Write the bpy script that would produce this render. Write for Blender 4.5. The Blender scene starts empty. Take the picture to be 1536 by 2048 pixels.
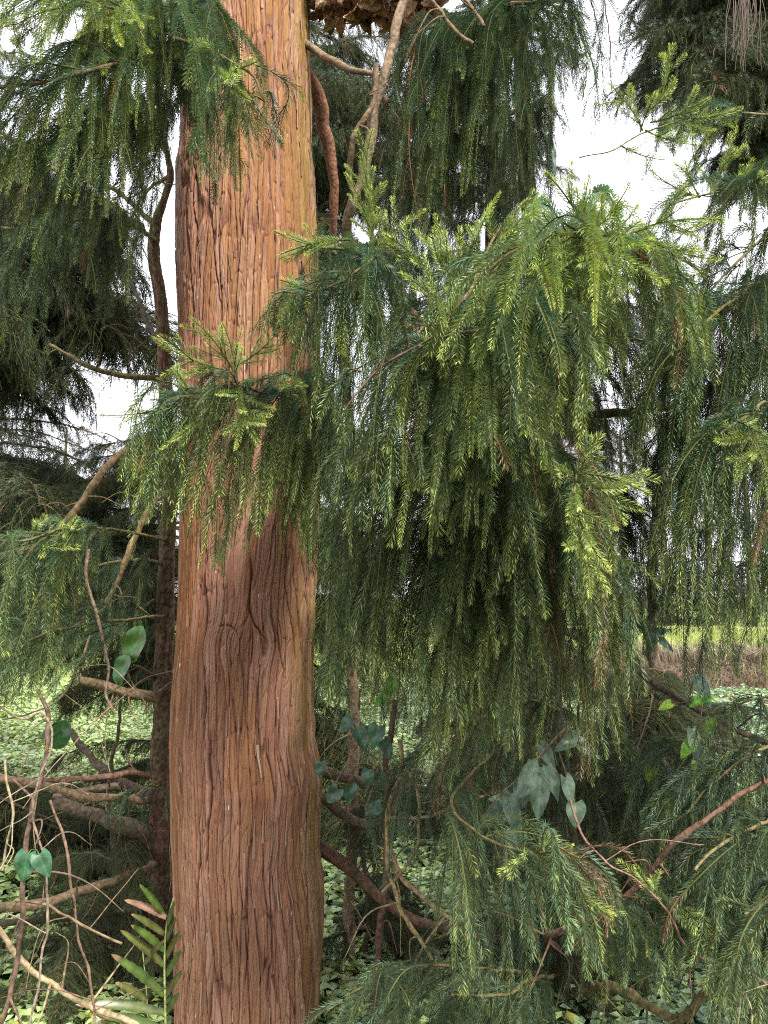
import bpy, math, random
import numpy as np
from mathutils import Vector, Matrix

R = math.radians
random.seed(7)
rng = np.random.default_rng(11)
SC = bpy.context.scene
COL = SC.collection

# ------------------------------------------------------------------ camera
CAMZ, TV, PITCH = 1.6, 0.665, R(6.2)
cam_d = bpy.data.cameras.new('camera')
cam_d.sensor_fit = 'VERTICAL'; cam_d.sensor_height = 24.0
cam_d.lens = 12.0 / TV
cam_d.clip_start = 0.05; cam_d.clip_end = 3000
cam = bpy.data.objects.new('camera', cam_d); COL.objects.link(cam)
cam.location = (0, 0, CAMZ); cam.rotation_euler = (R(90) + PITCH, 0, 0)
SC.camera = cam

# ------------------------------------------------------------------ world, sun, exposure
SUN_EL, SUN_AZ = 52.0, 148.0          # azimuth clockwise from +Y (north); 148 = behind camera, to the right
w = bpy.data.worlds.new('World'); SC.world = w; w.use_nodes = True
nt = w.node_tree; bg = nt.nodes['Background']
sky = nt.nodes.new('ShaderNodeTexSky'); sky.sky_type = 'NISHITA'; sky.sun_disc = False
sky.sun_elevation = R(SUN_EL); sky.sun_rotation = R(SUN_AZ)
sky.air_density = 1.0; sky.dust_density = 4.0; sky.ozone_density = 1.0
# thin bright overcast: white cloud over most of the sky, blue showing faintly through
tcw = nt.nodes.new('ShaderNodeTexCoord'); nzw = nt.nodes.new('ShaderNodeTexNoise'); nzw.inputs['Scale'].default_value = 2.2; nzw.inputs['Detail'].default_value = 6
nt.links.new(tcw.outputs['Generated'], nzw.inputs['Vector'])
rpw = nt.nodes.new('ShaderNodeMapRange'); rpw.inputs[1].default_value = .30; rpw.inputs[2].default_value = .55; rpw.inputs[3].default_value = .72; rpw.inputs[4].default_value = 1.0
nt.links.new(nzw.outputs[0], rpw.inputs[0])
mxw = nt.nodes.new('ShaderNodeMix'); mxw.data_type = 'RGBA'
nt.links.new(rpw.outputs[0], mxw.inputs[0]); nt.links.new(sky.outputs[0], mxw.inputs[6]); mxw.inputs[7].default_value = (6.0, 6.1, 6.6, 1)
nt.links.new(mxw.outputs[2], bg.inputs[0]); bg.inputs[1].default_value = 0.15
sd = bpy.data.lights.new('sun', 'SUN'); sd.energy = 3.4; sd.angle = R(11); sd.color = (1.0, 0.95, 0.86)
so = bpy.data.objects.new('sun', sd); COL.objects.link(so)
az, el = R(SUN_AZ), R(SUN_EL)
sdir = Vector((math.sin(az) * math.cos(el), math.cos(az) * math.cos(el), math.sin(el)))
so.rotation_euler = sdir.to_track_quat('Z', 'Y').to_euler()
so.location = (3, -3, 8)
SC.view_settings.view_transform = 'Standard'; SC.view_settings.look = 'None'
SC.view_settings.gamma = 1.0; SC.view_settings.exposure = 1.3
SC.cycles.max_bounces = 6; SC.cycles.diffuse_bounces = 3; SC.cycles.glossy_bounces = 2
SC.cycles.transmission_bounces = 3; SC.cycles.transparent_max_bounces = 4
SC.cycles.use_denoising = False; SC.cycles.denoiser = 'OPENIMAGEDENOISE'; SC.cycles.denoising_input_passes = 'RGB_ALBEDO_NORMAL'; SC.cycles.denoising_prefilter = 'ACCURATE'; SC.cycles.filter_width = 1.15; SC.cycles.sample_clamp_indirect = 4
SC.cycles.caustics_reflective = False; SC.cycles.caustics_refractive = False

# ------------------------------------------------------------------ helpers
def P(px, py, Y):
    x = (px - 768) / 1024 * TV; y = (1024 - py) / 1024 * TV
    d = np.array([x, math.cos(PITCH) - y * math.sin(PITCH), math.sin(PITCH) + y * math.cos(PITCH)])
    return np.array([0, 0, CAMZ]) + d * (Y / d[1])
def PP(lst): return np.array([P(*a) for a in lst])
def W(wpx, Y): return wpx * TV / 1024 * Y

def spline(pts, n):
    """Catmull-Rom through pts, n samples evenly in length."""
    p = np.asarray(pts, float)
    q = np.vstack([2 * p[0] - p[1], p, 2 * p[-1] - p[-2]])
    out = []
    m = 12
    for i in range(1, len(q) - 2):
        a, b, c, d = q[i - 1], q[i], q[i + 1], q[i + 2]
        t = np.linspace(0, 1, m, endpoint=False)[:, None]
        out.append(0.5 * (2 * b + (c - a) * t + (2 * a - 5 * b + 4 * c - d) * t ** 2 + (3 * b - a - 3 * c + d) * t ** 3))
    out.append(q[-2][None]); o = np.vstack(out)
    L = np.r_[0, np.cumsum(np.linalg.norm(np.diff(o[:, :3], axis=0), axis=1))]
    s = np.linspace(0, L[-1], n)
    return np.stack([np.interp(s, L, o[:, k]) for k in range(o.shape[1])], 1)

def norm(v): return v / np.maximum(np.linalg.norm(v, axis=-1, keepdims=True), 1e-9)

def rawmesh(name, V, F, col=None, smooth=False, tris=None, vattr=None):
    me = bpy.data.meshes.new(name)
    V = np.asarray(V, np.float32); F = np.asarray(F, np.int32).reshape(-1, 4)
    nq = len(F); nt_ = 0 if tris is None else len(tris)
    loops = F.ravel()
    if nt_: loops = np.r_[loops, np.asarray(tris, np.int32).ravel()]
    me.vertices.add(len(V)); me.vertices.foreach_set('co', V.ravel())
    me.loops.add(len(loops)); me.loops.foreach_set('vertex_index', loops.astype(np.int32))
    me.polygons.add(nq + nt_)
    ls = np.r_[np.arange(nq) * 4, nq * 4 + np.arange(nt_) * 3].astype(np.int32)
    me.polygons.foreach_set('loop_start', ls)
    me.polygons.foreach_set('use_smooth', np.full(nq + nt_, smooth, bool))
    me.update(calc_edges=True)
    if col is not None:
        dom = 'FACE' if len(col) == nq + nt_ and len(col) != len(V) else 'POINT'
        a = me.attributes.new('Col', 'FLOAT_COLOR', dom)
        c = np.ones((len(col), 4), np.float32); c[:, :3] = col
        a.data.foreach_set('color', c.ravel())
    if vattr:
        for k, v in vattr.items():
            a = me.attributes.new(k, 'FLOAT', 'POINT'); a.data.foreach_set('value', np.asarray(v, np.float32))
    return me

def link(name, me, mat, parent=None):
    if mat is not None and not me.materials: me.materials.append(mat)
    o = bpy.data.objects.new(name, me); COL.objects.link(o)
    if parent is not None:
        o.parent = parent
        o.matrix_parent_inverse = Matrix.Translation(-parent.location) if parent.type == 'EMPTY' else Matrix.Identity(4)
    return o
def thing(name, label, cat, loc=(0, 0, 0), group=None):
    o = bpy.data.objects.new(name, None); COL.objects.link(o); o.location = loc
    o.empty_display_size = 0.1
    o['label'] = label; o['category'] = cat
    if group: o['group'] = group
    return o
def tag(o, label, cat, group=None):
    o['label'] = label; o['category'] = cat
    if group: o['group'] = group
    return o

# ---- value noise
def hsh(a, b, seed):
    h = (a.astype(np.int64) * 374761393 + b.astype(np.int64) * 668265263 + seed * 2147483647) & 0xFFFFFFFF
    h = ((h ^ (h >> 13)) * 1274126177) & 0xFFFFFFFF
    h = ((h ^ (h >> 16)) * 2246822519) & 0xFFFFFFFF
    return ((h ^ (h >> 15)) & 0xFFFFFF) / float(0xFFFFFF)
def vnoise(x, y, seed=0):
    xi, yi = np.floor(x), np.floor(y); fx, fy = x - xi, y - yi
    fx = fx * fx * (3 - 2 * fx); fy = fy * fy * (3 - 2 * fy)
    a, b = hsh(xi, yi, seed), hsh(xi + 1, yi, seed)
    c, d = hsh(xi, yi + 1, seed), hsh(xi + 1, yi + 1, seed)
    return (a * (1 - fx) + b * fx) * (1 - fy) + (c * (1 - fx) + d * fx) * fy
def fbm(x, y, seed=0, o=3):
    s = 0; a = 0.5; t = 0
    for i in range(o):
        s = s + a * vnoise(x * 2 ** i, y * 2 ** i, seed + i * 17); t += a; a *= .5
    return s / t
def voro(x, y, seed):
    """distance to the nearest cell border, and the cell's random value"""
    xi, yi = np.floor(x), np.floor(y)
    f1 = np.full(x.shape, 9.); f2 = f1.copy(); cid = np.zeros(x.shape)
    for dx in (-1, 0, 1):
        for dy in (-1, 0, 1):
            cx, cy = xi + dx, yi + dy
            px = cx + 0.1 + .8 * hsh(cx, cy, seed); py = cy + 0.1 + .8 * hsh(cx, cy, seed + 5)
            d = np.hypot(x - px, y - py)
            n = d < f1
            f2 = np.where(n, f1, np.minimum(f2, d)); cid = np.where(n, hsh(cx, cy, seed + 9), cid)
            f1 = np.where(n, d, f1)
    return f2 - f1, cid
def sstep(a, b, x):
    t = np.clip((x - a) / (b - a), 0, 1); return t * t * (3 - 2 * t)

# ------------------------------------------------------------------ materials
def mat_base(name):
    m = bpy.data.materials.new(name); m.use_nodes = True
    n = m.node_tree; b = n.nodes['Principled BSDF']; return m, n, b
def N(n, t, **k):
    o = n.nodes.new(t)
    for a, v in k.items(): setattr(o, a, v)
    return o
def mat_attr(name, rough=0.5, spec=0.5, trans=0.0, noise_scale=0, bump=0.0, bscale=(60, 60, 60), sheen=0):
    """colour from the object's own colour attribute, with translucency for leaves"""
    m, n, b = mat_base(name)
    at = N(n, 'ShaderNodeAttribute', attribute_name='Col')
    c = at.outputs['Color']
    if noise_scale:
        tc = N(n, 'ShaderNodeTexCoord'); nz = N(n, 'ShaderNodeTexNoise'); nz.inputs['Scale'].default_value = noise_scale
        nz.inputs['Detail'].default_value = 5
        n.links.new(tc.outputs['Object'], nz.inputs['Vector'])
        mp = N(n, 'ShaderNodeMapRange'); mp.inputs[1].default_value = .3; mp.inputs[2].default_value = .7
        mp.inputs[3].default_value = .45; mp.inputs[4].default_value = 1.45
        n.links.new(nz.outputs[0], mp.inputs[0])
        mx = N(n, 'ShaderNodeVectorMath', operation='SCALE')
        n.links.new(c, mx.inputs[0]); n.links.new(mp.outputs[0], mx.inputs['Scale']); c = mx.outputs[0]
    n.links.new(c, b.inputs['Base Color'])
    b.inputs['Roughness'].default_value = rough; b.inputs['Specular IOR Level'].default_value = spec
    if bump:
        tc = N(n, 'ShaderNodeTexCoord'); mpn = N(n, 'ShaderNodeMapping'); mpn.inputs['Scale'].default_value = bscale
        nz = N(n, 'ShaderNodeTexNoise'); nz.inputs['Scale'].default_value = 1; nz.inputs['Detail'].default_value = 6
        n.links.new(tc.outputs['Object'], mpn.inputs[0]); n.links.new(mpn.outputs[0], nz.inputs['Vector'])
        bp = N(n, 'ShaderNodeBump'); bp.inputs['Strength'].default_value = 0.8; bp.inputs['Distance'].default_value = bump
        n.links.new(nz.outputs[0], bp.inputs['Height']); n.links.new(bp.outputs[0], b.inputs['Normal'])
    if trans:
        tr = N(n, 'ShaderNodeBsdfTranslucent'); mix = N(n, 'ShaderNodeMixShader'); mix.inputs[0].default_value = trans
        hs = N(n, 'ShaderNodeHueSaturation'); hs.inputs['Saturation'].default_value = 1.25; hs.inputs['Value'].default_value = 1.5
        n.links.new(c, hs.inputs['Color']); n.links.new(hs.outputs[0], tr.inputs[0])
        n.links.new(b.outputs[0], mix.inputs[1]); n.links.new(tr.outputs[0], mix.inputs[2])
        n.links.new(mix.outputs[0], n.nodes['Material Output'].inputs[0])
    return m
M_NEEDLE = mat_attr('cedar_needles', .46, .32, .18)
M_STEM = mat_attr('shoot_stems', .95, .05)
M_LEAF = mat_attr('broad_leaves', .33, .5, .22, noise_scale=25)
M_WOOD = mat_attr('branch_bark', .92, .1, 0, noise_scale=70, bump=.006, bscale=(140, 140, 60))
M_BARK = mat_attr('cedar_bark', .88, .15, 0, noise_scale=0, bump=.0016, bscale=(220, 220, 14))
M_DRY = mat_attr('dry_stems', .8, .2, .1)
M_GRASS = mat_attr('grass_blades', .6, .3, .3)

# ------------------------------------------------------------------ wood
def tube_arrays(pts, rad, sides=8, lump=0.12, seed=0, knots=True):
    """pts (n,3), rad (n): swept tube with a lumpy, uneven skin"""
    n = len(pts); T = norm(np.gradient(pts, axis=0))
    ref = np.array([0.31, 0.83, 0.46]);
    if abs(T[0] @ ref) > .9: ref = np.array([1, 0, 0.])
    A = norm(np.cross(T, ref)); B = np.cross(T, A)
    th = np.linspace(0, 2 * np.pi, sides, endpoint=False)
    Ls = np.r_[0, np.cumsum(np.linalg.norm(np.diff(pts, axis=0), axis=1))]
    rr = np.asarray(rad)[:, None] * (1 + lump * (2 * vnoise(Ls[:, None] / (4 * np.mean(rad) + 1e-4) + 0 * th, th[None] * 1.3 + 0 * Ls[:, None], seed) - 1)
         + (lump * .9 * sstep(.72, .9, vnoise(Ls[:, None] / .09, th[None] * .9 + seed, seed + 3)) if knots else 0))
    V = pts[:, None] + rr[..., None] * (np.cos(th)[None, :, None] * A[:, None] + np.sin(th)[None, :, None] * B[:, None])
    V = V.reshape(-1, 3)
    i = np.arange(n - 1)[:, None] * sides; j = np.arange(sides)[None]; j2 = (j + 1) % sides
    F = np.stack([i + j, i + j2, i + j2 + sides, i + j + sides], -1).reshape(-1, 4)
    return V, F
class Wood:
    def __init__(s): s.V = []; s.F = []; s.C = []; s.n = 0
    def tube(s, pts, r0, r1, col, sides=8, n=None, lump=.14, wob=.0, colvar=.3, taper=1.0):
        pts = np.asarray(pts, float)
        L = np.linalg.norm(np.diff(pts, axis=0), axis=1).sum()
        n = n or int(max(8, min(160, L / max(.012, (r0 + r1) / 2 * 1.0))))
        p = spline(pts, n)
        sd_ = int(rng.integers(0, 9999))
        if wob:
            t = np.linspace(0, L / .12, n)
            for k in range(3):
                p[:, k] += wob * (2 * fbm(t, np.full(n, k * 7.7), sd_ + k) - 1) * np.minimum(1, np.minimum(np.arange(n), np.arange(n)[::-1] + 4) / 5)
        u = np.linspace(0, 1, n) ** taper
        V, F = tube_arrays(p, r0 + (r1 - r0) * u, sides, lump, sd_)
        c = np.asarray(col)[None] * (1 - colvar / 2 + colvar * fbm(np.repeat(np.linspace(0, L / .05, n), sides), np.tile(np.arange(sides) * .8, n), sd_ + 7)[:, None] * 1.4)
        s.V.append(V); s.F.append(F + s.n); s.C.append(c); s.n += len(V)
        return p
    def build(s, name, mat, parent=None):
        return link(name, rawmesh(name, np.vstack(s.V), np.vstack(s.F), np.vstack(s.C), smooth=True), mat, parent)

BARK_GREY = (.115, .088, .064); BARK_RED = (.135, .080, .055); BARK_OLIVE = (.14, .115, .055); BARK_TAN = (.19, .135, .082); BARK_DARK = (.07, .055, .038)

# ------------------------------------------------------------------ needle foliage, all in batches
def integrate(p0, d0, L, droop, K=7, wob=.08):
    S = len(p0); Pn = np.zeros((S, K, 3)); Pn[:, 0] = p0; d = norm(d0).copy(); step = (L / (K - 1))[:, None]
    dr = np.broadcast_to(np.asarray(droop, float), (S,))[:, None]
    for k in range(1, K):
        d = d + rng.normal(0, wob, (S, 3)) / 1.5
        d[:, 2:] -= dr / (K - 1)
        d = norm(d); Pn[:, k] = Pn[:, k - 1] + d * step
    return Pn

G_DARK = np.array([.036, .080, .043]); G_MID = np.array([.098, .162, .066]); G_BLUE = np.array([.075, .137, .095])
G_YEL = np.array([.31, .36, .085]); G_OLV = np.array([.105, .115, .035]); G_BRN = np.array([.20, .12, .065]); G_STEM = np.array([.075, .075, .026])

class Foliage:
    """collects shoots (curves carrying needles) and builds one mesh"""
    def __init__(s, nlen=.0225, spacing=.0030, width=.0028, stem_r=.0012, shade_mul=1.0):
        s.nlen, s.sp, s.w, s.sr, s.cm = nlen, spacing, width, stem_r, shade_mul
        s.V = []; s.F = []; s.C = []; s.M = []; s.n = 0
    def add(s, C, L, tip, tone=None, spm=1.0, upright=False, dead=None, stem_mul=1.0, fade_in=0.0, nscale=1.0):
        """C (S,K,3) curves, L (S) lengths, tip (S) brightness of the new growth 0..1"""
        S, K, _ = C.shape
        if S == 0: return
        tip = np.broadcast_to(np.asarray(tip, float), (S,))
        tone = rng.random(S) if tone is None else np.broadcast_to(tone, (S,))
        dead = (rng.random(S) < .035) if dead is None else np.broadcast_to(dead, (S,))
        cnt = np.maximum(6, (L / s.sp / spm).astype(int)); tot = cnt.sum()
        sid = np.repeat(np.arange(S), cnt)
        j = np.arange(tot) - np.repeat(np.r_[0, np.cumsum(cnt)[:-1]], cnt)
        u = (j + rng.random(tot) * .8) / cnt[sid]
        if fade_in:
            keep = u > fade_in * rng.random(tot); sid, j, u = sid[keep], j[keep], u[keep]; tot = len(u)
        x = np.clip(u, 0, .9999) * (K - 1); k = x.astype(int); f = (x - k)[:, None]
        a, b = C[sid, k], C[sid, k + 1]; pos = a + (b - a) * f
        # tangents smoothed between the segment ends
        Tn = norm(np.concatenate([C[:, 1:2] - C[:, 0:1], C[:, 2:] - C[:, :-2], C[:, -1:] - C[:, -2:-1]], 1))
        T = norm(Tn[sid, k] * (1 - f) + Tn[sid, k + 1] * f)
        ref = norm(rng.normal(0, .55, (S, 3)) + np.array([0, 1.0, 0]))[sid]
        A = norm(np.cross(T, ref)); B = np.cross(T, A)
        phi = (j % 2) * np.pi + (j % 5 - 2) * .36 + rng.normal(0, .10, tot)
        rad = np.cos(phi)[:, None] * A + np.sin(phi)[:, None] * B
        al = R(57) - R(20) * u ** 5 + rng.normal(0, .06, tot)
        d = T * np.cos(al)[:, None] + rad * np.sin(al)[:, None]
        l = s.nlen * nscale * (1 - .60 * np.clip((u - .78) / .22, 0, 1) ** 1.5) * (.90 + .16 * rng.random(tot)) * (1 - .35 * np.clip(1 - u / .12, 0, 1))
        l = l * (.85 + .3 * rng.random(S))[sid]
        side = norm(np.cross(d, rad)); side = norm(side + .5 * rad * rng.normal(0, 1, (tot, 1)))
        wv = side * (s.w * .5 * (.8 + .4 * rng.random(tot)))[:, None]
        mid = pos + d * (l * .42)[:, None] + rad * (l * .05)[:, None]
        tp = pos + d * (l * .95)[:, None] + T * (l * .16)[:, None]
        V = np.stack([pos, mid + wv, tp, mid - wv], 1).reshape(-1, 3)
        F = np.arange(tot * 4).reshape(-1, 4)
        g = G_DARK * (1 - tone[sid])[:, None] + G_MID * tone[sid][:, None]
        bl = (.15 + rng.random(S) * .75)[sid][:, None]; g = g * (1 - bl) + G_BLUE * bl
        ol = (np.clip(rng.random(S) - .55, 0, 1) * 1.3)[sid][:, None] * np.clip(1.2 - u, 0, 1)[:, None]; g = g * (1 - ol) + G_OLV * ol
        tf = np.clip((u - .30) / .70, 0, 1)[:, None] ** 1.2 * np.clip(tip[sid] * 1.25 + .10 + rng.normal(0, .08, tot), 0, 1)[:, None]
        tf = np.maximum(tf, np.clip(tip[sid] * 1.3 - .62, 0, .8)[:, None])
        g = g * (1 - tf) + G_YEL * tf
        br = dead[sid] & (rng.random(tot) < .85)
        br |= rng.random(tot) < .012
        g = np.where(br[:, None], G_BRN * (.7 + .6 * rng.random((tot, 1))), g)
        g = g * (.72 + .56 * rng.random((tot, 1))) * s.cm * (.38 + 1.14 * tone[sid])[:, None]  # low tone darkens the needles: shade of rear boughs put into colour
        s.V.append(V); s.F.append(F + s.n); s.C.append(g); s.M.append(np.zeros(len(F), np.int32)); s.n += len(V)
        # stems: three-sided
        th = np.array([0, 2.1, 4.2]); ref2 = norm(rng.normal(0, 1, (S, 1, 3)))
        A2 = norm(np.cross(Tn, np.broadcast_to(ref2, Tn.shape))); B2 = np.cross(Tn, A2)
        rr = (s.sr * stem_mul * np.linspace(1.25, .5, K))[None, :, None, None]
        SV = C[:, :, None] + rr * (np.cos(th)[None, None, :, None] * A2[:, :, None] + np.sin(th)[None, None, :, None] * B2[:, :, None])
        i = (np.arange(S)[:, None, None] * K + np.arange(K - 1)[None, :, None]) * 3; q = np.arange(3)[None, None]; q2 = (q + 1) % 3
        SF = np.stack([i + q, i + q2, i + q2 + 3, i + q + 3], -1).reshape(-1, 4)
        sc_ = np.repeat(np.where(dead[:, None], G_BRN, G_STEM * (.6 + .8 * rng.random((S, 1)))), (K - 1) * 3, axis=0)
        s.V.append(SV.reshape(-1, 3)); s.F.append(SF + s.n); s.C.append(sc_); s.M.append(np.ones(len(SF), np.int32)); s.n += S * K * 3
    def hangers(s, C, L, tip=.3, sub_len=.13, sub_gap=.034, droop=1.3, beta=38, tone=None, start=.10, dead=.03, sub_end=.97):
        """needled branchlets C with side shoots along them"""
        S, K, _ = C.shape
        tipS = np.clip(np.broadcast_to(np.asarray(tip, float), (S,)) + rng.normal(0, .12, S), 0, 1)
        toneS = rng.random(S) if tone is None else np.clip(tone + rng.normal(0, .2, S), 0, 1)
        deadS = rng.random(S) < dead
        s.add(C, L, tipS, toneS, dead=deadS, stem_mul=1.4, fade_in=.05)
        m = np.maximum(1, (L * (sub_end - start) / sub_gap + rng.random(S)).astype(int)); tot = m.sum()
        hid = np.repeat(np.arange(S), m); j = np.arange(tot) - np.repeat(np.r_[0, np.cumsum(m)[:-1]], m)
        u = start + (sub_end - start) * (j + rng.random(tot) * .7) / m[hid]
        x = np.clip(u, 0, .9999) * (K - 1); k = x.astype(int); f = (x - k)[:, None]
        a, b = C[hid, k], C[hid, k + 1]; pos = a + (b - a) * f; T = norm(b - a)
        az_ = rng.random(S) * 6.28
        ref = np.stack([np.cos(az_) * .45, 1 + 0 * az_, np.sin(az_) * .3], 1)[hid]
        A = norm(np.cross(T, ref)); B = np.cross(T, A)
        ang = np.where(j % 2 == 0, 0, np.pi) + rng.normal(0, .75, tot)
        rad = np.cos(ang)[:, None] * A + np.sin(ang)[:, None] * B
        be = R(beta) * (.6 + .9 * rng.random(tot))
        d = T * np.cos(be)[:, None] + rad * np.sin(be)[:, None]
        l = sub_len * (1.05 - .50 * u) * (.6 + .6 * rng.random(tot))
        l = np.minimum(l, L[hid] * .8 + .02)
        SC_ = integrate(pos, d, l, droop, 6, .07)
        dd = deadS[hid] | (rng.random(tot) < .015)
        s.add(SC_, l, np.clip(tipS[hid] + rng.normal(0, .15, tot), 0, 1), np.clip(toneS[hid] + rng.normal(0, .15, tot), 0, 1), dead=dd)
    def mesh(s, name):
        me = rawmesh(name, np.vstack(s.V), np.vstack(s.F), np.vstack(s.C))
        me.materials.append(M_NEEDLE); me.materials.append(M_STEM)
        me.polygons.foreach_set('material_index', np.concatenate(s.M)); return me
    def build(s, name, parent=None):
        return link(name, s.mesh(name), M_NEEDLE, parent)

def bez(p0, p1, p2, p3, K):
    t = np.linspace(0, 1, K)[None, :, None]
    a, b, c, d = (q[:, None] for q in (p0, p1, p2, p3))
    return a * (1 - t) ** 3 + 3 * b * t * (1 - t) ** 2 + 3 * c * t * t * (1 - t) + d * t ** 3
def clen(C): return np.linalg.norm(np.diff(C, axis=1), axis=2).sum(1)

TOTAL = 0
def bough(tree, path, bottom, n, r0=7, r1=2.5, tip=.3, up=.35, dY=(-.12, .18), fan=.8, sub=.17, gap=.115, tone=None,
          bark=BARK_OLIVE, ups=(), label=None, dead=.012, nlen=.0205, wood=True, sp=.0014, spread_start=.02, arch=.35):
    """A bough of `tree`: a woody path, branchlets arching off it and falling to the `bottom` contour.
    path [(px,py,Y)], bottom [(px,py)], ups [((px,py,Y),(px,py,Y))] upright shoots."""
    global TOTAL
    n = max(4, int(n * 1.02)); pth = PP(path); dense = spline(pth, 60); Ym = float(np.mean([p[2] for p in path]))
    wd = Wood()
    wd.tube(pth, W(r0, Ym) / 2 * 1.0, W(r1, Ym) / 2, bark, wob=.006)
    fo = Foliage(nlen=nlen, spacing=sp, width=.0022)
    bx = np.array([b[0] for b in bottom], float); by = np.array([b[1] for b in bottom], float)
    # path pixel x over t, to match ends to starts
    pts_px = spline(np.array(path, float), 60)
    ex = rng.uniform(bx.min() - 25, bx.max() + 25, n)
    ey = np.interp(ex, bx, by) + 34 * np.sin(ex / 31.) + rng.normal(0, 22, n)
    px, py, pY = pts_px.T
    lo, hi = px.min(), px.max()
    sx = np.clip(ex, lo, hi)
    cx_ = np.interp(.5, [0, 1], [lo, hi])
    sx = cx_ + (sx - cx_) * fan + rng.normal(0, 22, n)
    order = np.argsort(px)
    ti = np.clip(np.searchsorted(px[order], sx), 0, 59); ti = order[ti]
    sy = py[ti]
    ey = sy + (ey - sy) * (1 - up * rng.random(n) ** 1.4) + rng.normal(0, 8, n)
    ey = np.maximum(ey, sy + 60)
    sY = pY[ti]; eY = sY + rng.uniform(dY[0], dY[1], n)
    p0 = dense[ti] + rng.normal(0, spread_start, (n, 3)) * [1, .5, .4]
    p3 = np.array([P(a, b, c) for a, b, c in zip(ex, ey, eY)])
    hgt = np.maximum(p0[:, 2] - p3[:, 2], .05)
    out = p3 - p0; out[:, 2] = 0
    p1 = p0 + out * .55 + np.array([0, 0, 1]) * (arch * .25 * np.abs(out[:, :1]) + rng.uniform(-.05, .03, (n, 1)) * hgt[:, None]) + rng.normal(0, .055, (n, 3))
    p2 = p3 + np.array([0, 0, 1]) * (hgt * .5)[:, None] + rng.normal(0, .032, (n, 3)) - out * .08
    C = bez(p0, p1, p2, p3, 12)
    fo.hangers(C, clen(C), tip, sub, gap, 1.5, beta=27, tone=tone, dead=dead)
    if ups:
        a = PP([u[0] for u in ups]); b = PP([u[1] for u in ups]); m = len(ups)
        d = b - a; side = norm(np.cross(d, [0, 1, 0])) * np.linalg.norm(d, axis=1)[:, None] * .08 * rng.choice([-1, 1], (m, 1))
        Cu = bez(a, a + d * .33 + side, a + d * .66 + side, b, 8)
        fo.add(Cu, clen(Cu), .85, .9, dead=False, stem_mul=1.8, spm=.8, nscale=.80)
        Lu = clen(Cu); k2 = np.repeat(np.arange(m), 5); uu = rng.uniform(.15, .65, len(k2))
        x = uu * 7; kk = x.astype(int); pos = Cu[k2, kk]; T = norm(Cu[k2, kk + 1] - Cu[k2, kk])
        dd = norm(T + norm(rng.normal(0, 1, (len(k2), 3))) * .75); ll = Lu[k2] * (.25 + .35 * rng.random(len(k2)))
        fo.add(integrate(pos, dd, ll, -.1, 6), ll, .8, .9, dead=False, spm=.9, nscale=.78)
    TOTAL += sum(len(f) for f in fo.F)
    o = wd.build('bough', M_WOOD, tree)
    if label: o['label'] = label
    f = link('foliage', fo.mesh('foliage'), M_NEEDLE, o); f.matrix_parent_inverse = Matrix.Identity(4)
    return o

# template boughs for the trees farther off; real-size, along +X, then shared by every copy
def template_bough(L=1.8, n=120, nlen=.022, sp=.0046, wdt=.0034, sub_gap=.06, hang=.42, seed=0):
    wd = Wood()
    pts = np.array([[0, 0, 0], [L * .3, .03, .06], [L * .6, -.04, .02], [L * .85, .02, -.12], [L, .0, -.26]])
    dense = spline(pts, 60)
    wd.tube(pts, .016, .004, BARK_DARK, sides=6, wob=.02)
    fo = Foliage(nlen=nlen, spacing=sp, width=wdt, stem_r=.0016, shade_mul=.52)  # needles darkened: the far trees' shade is put into their colour
    t = np.sort(rng.uniform(.18, 1, n)); i = (t * 59).astype(int)
    p0 = dense[i]; side = np.where(np.arange(n) % 2, 1, -1)
    d = np.stack([rng.uniform(.3, 1, n), side * rng.uniform(.4, 1.1, n), rng.uniform(-.1, .35, n)], 1)
    Ls = hang * (1.25 - .6 * t) * rng.uniform(.6, 1.35, n)
    C = integrate(p0, d, Ls, 2.3, 9, .10)
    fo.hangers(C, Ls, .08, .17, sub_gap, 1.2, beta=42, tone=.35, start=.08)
    wm = rawmesh('bough', np.vstack(wd.V), np.vstack(wd.F), np.vstack(wd.C), smooth=True); wm.materials.append(M_WOOD)
    fm = fo.mesh('foliage')
    return wm, fm, L

# ================================================================== SETTING
# ground as one large sheet (rolling slightly far away)
def sheet(name, x0, x1, y0, y1, nx, ny, zf, mat, col):
    xs = np.linspace(x0, x1, nx); ys = np.linspace(y0, y1, ny)
    X, Y = np.meshgrid(xs, ys); Z = zf(X, Y)
    V = np.stack([X, Y, Z], -1).reshape(-1, 3)
    i = np.arange(ny - 1)[:, None] * nx + np.arange(nx - 1)[None]
    F = np.stack([i, i + 1, i + nx + 1, i + nx], -1).reshape(-1, 4)
    return link(name, rawmesh(name, V, F, col(X, Y).reshape(-1, 3), smooth=True), mat)
M_SOIL = mat_attr('soil', .95, .1, 0, noise_scale=3, bump=.03, bscale=(8, 8, 8))
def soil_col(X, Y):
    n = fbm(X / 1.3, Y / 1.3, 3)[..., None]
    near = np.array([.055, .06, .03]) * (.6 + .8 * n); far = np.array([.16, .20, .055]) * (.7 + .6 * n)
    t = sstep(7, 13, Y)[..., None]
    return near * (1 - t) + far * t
g = sheet('ground', -400, 400, -60, 700, 161, 153, lambda X, Y: 0 * X, M_SOIL, lambda X, Y: soil_col(X / 4, Y))
g['kind'] = 'structure'

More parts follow.
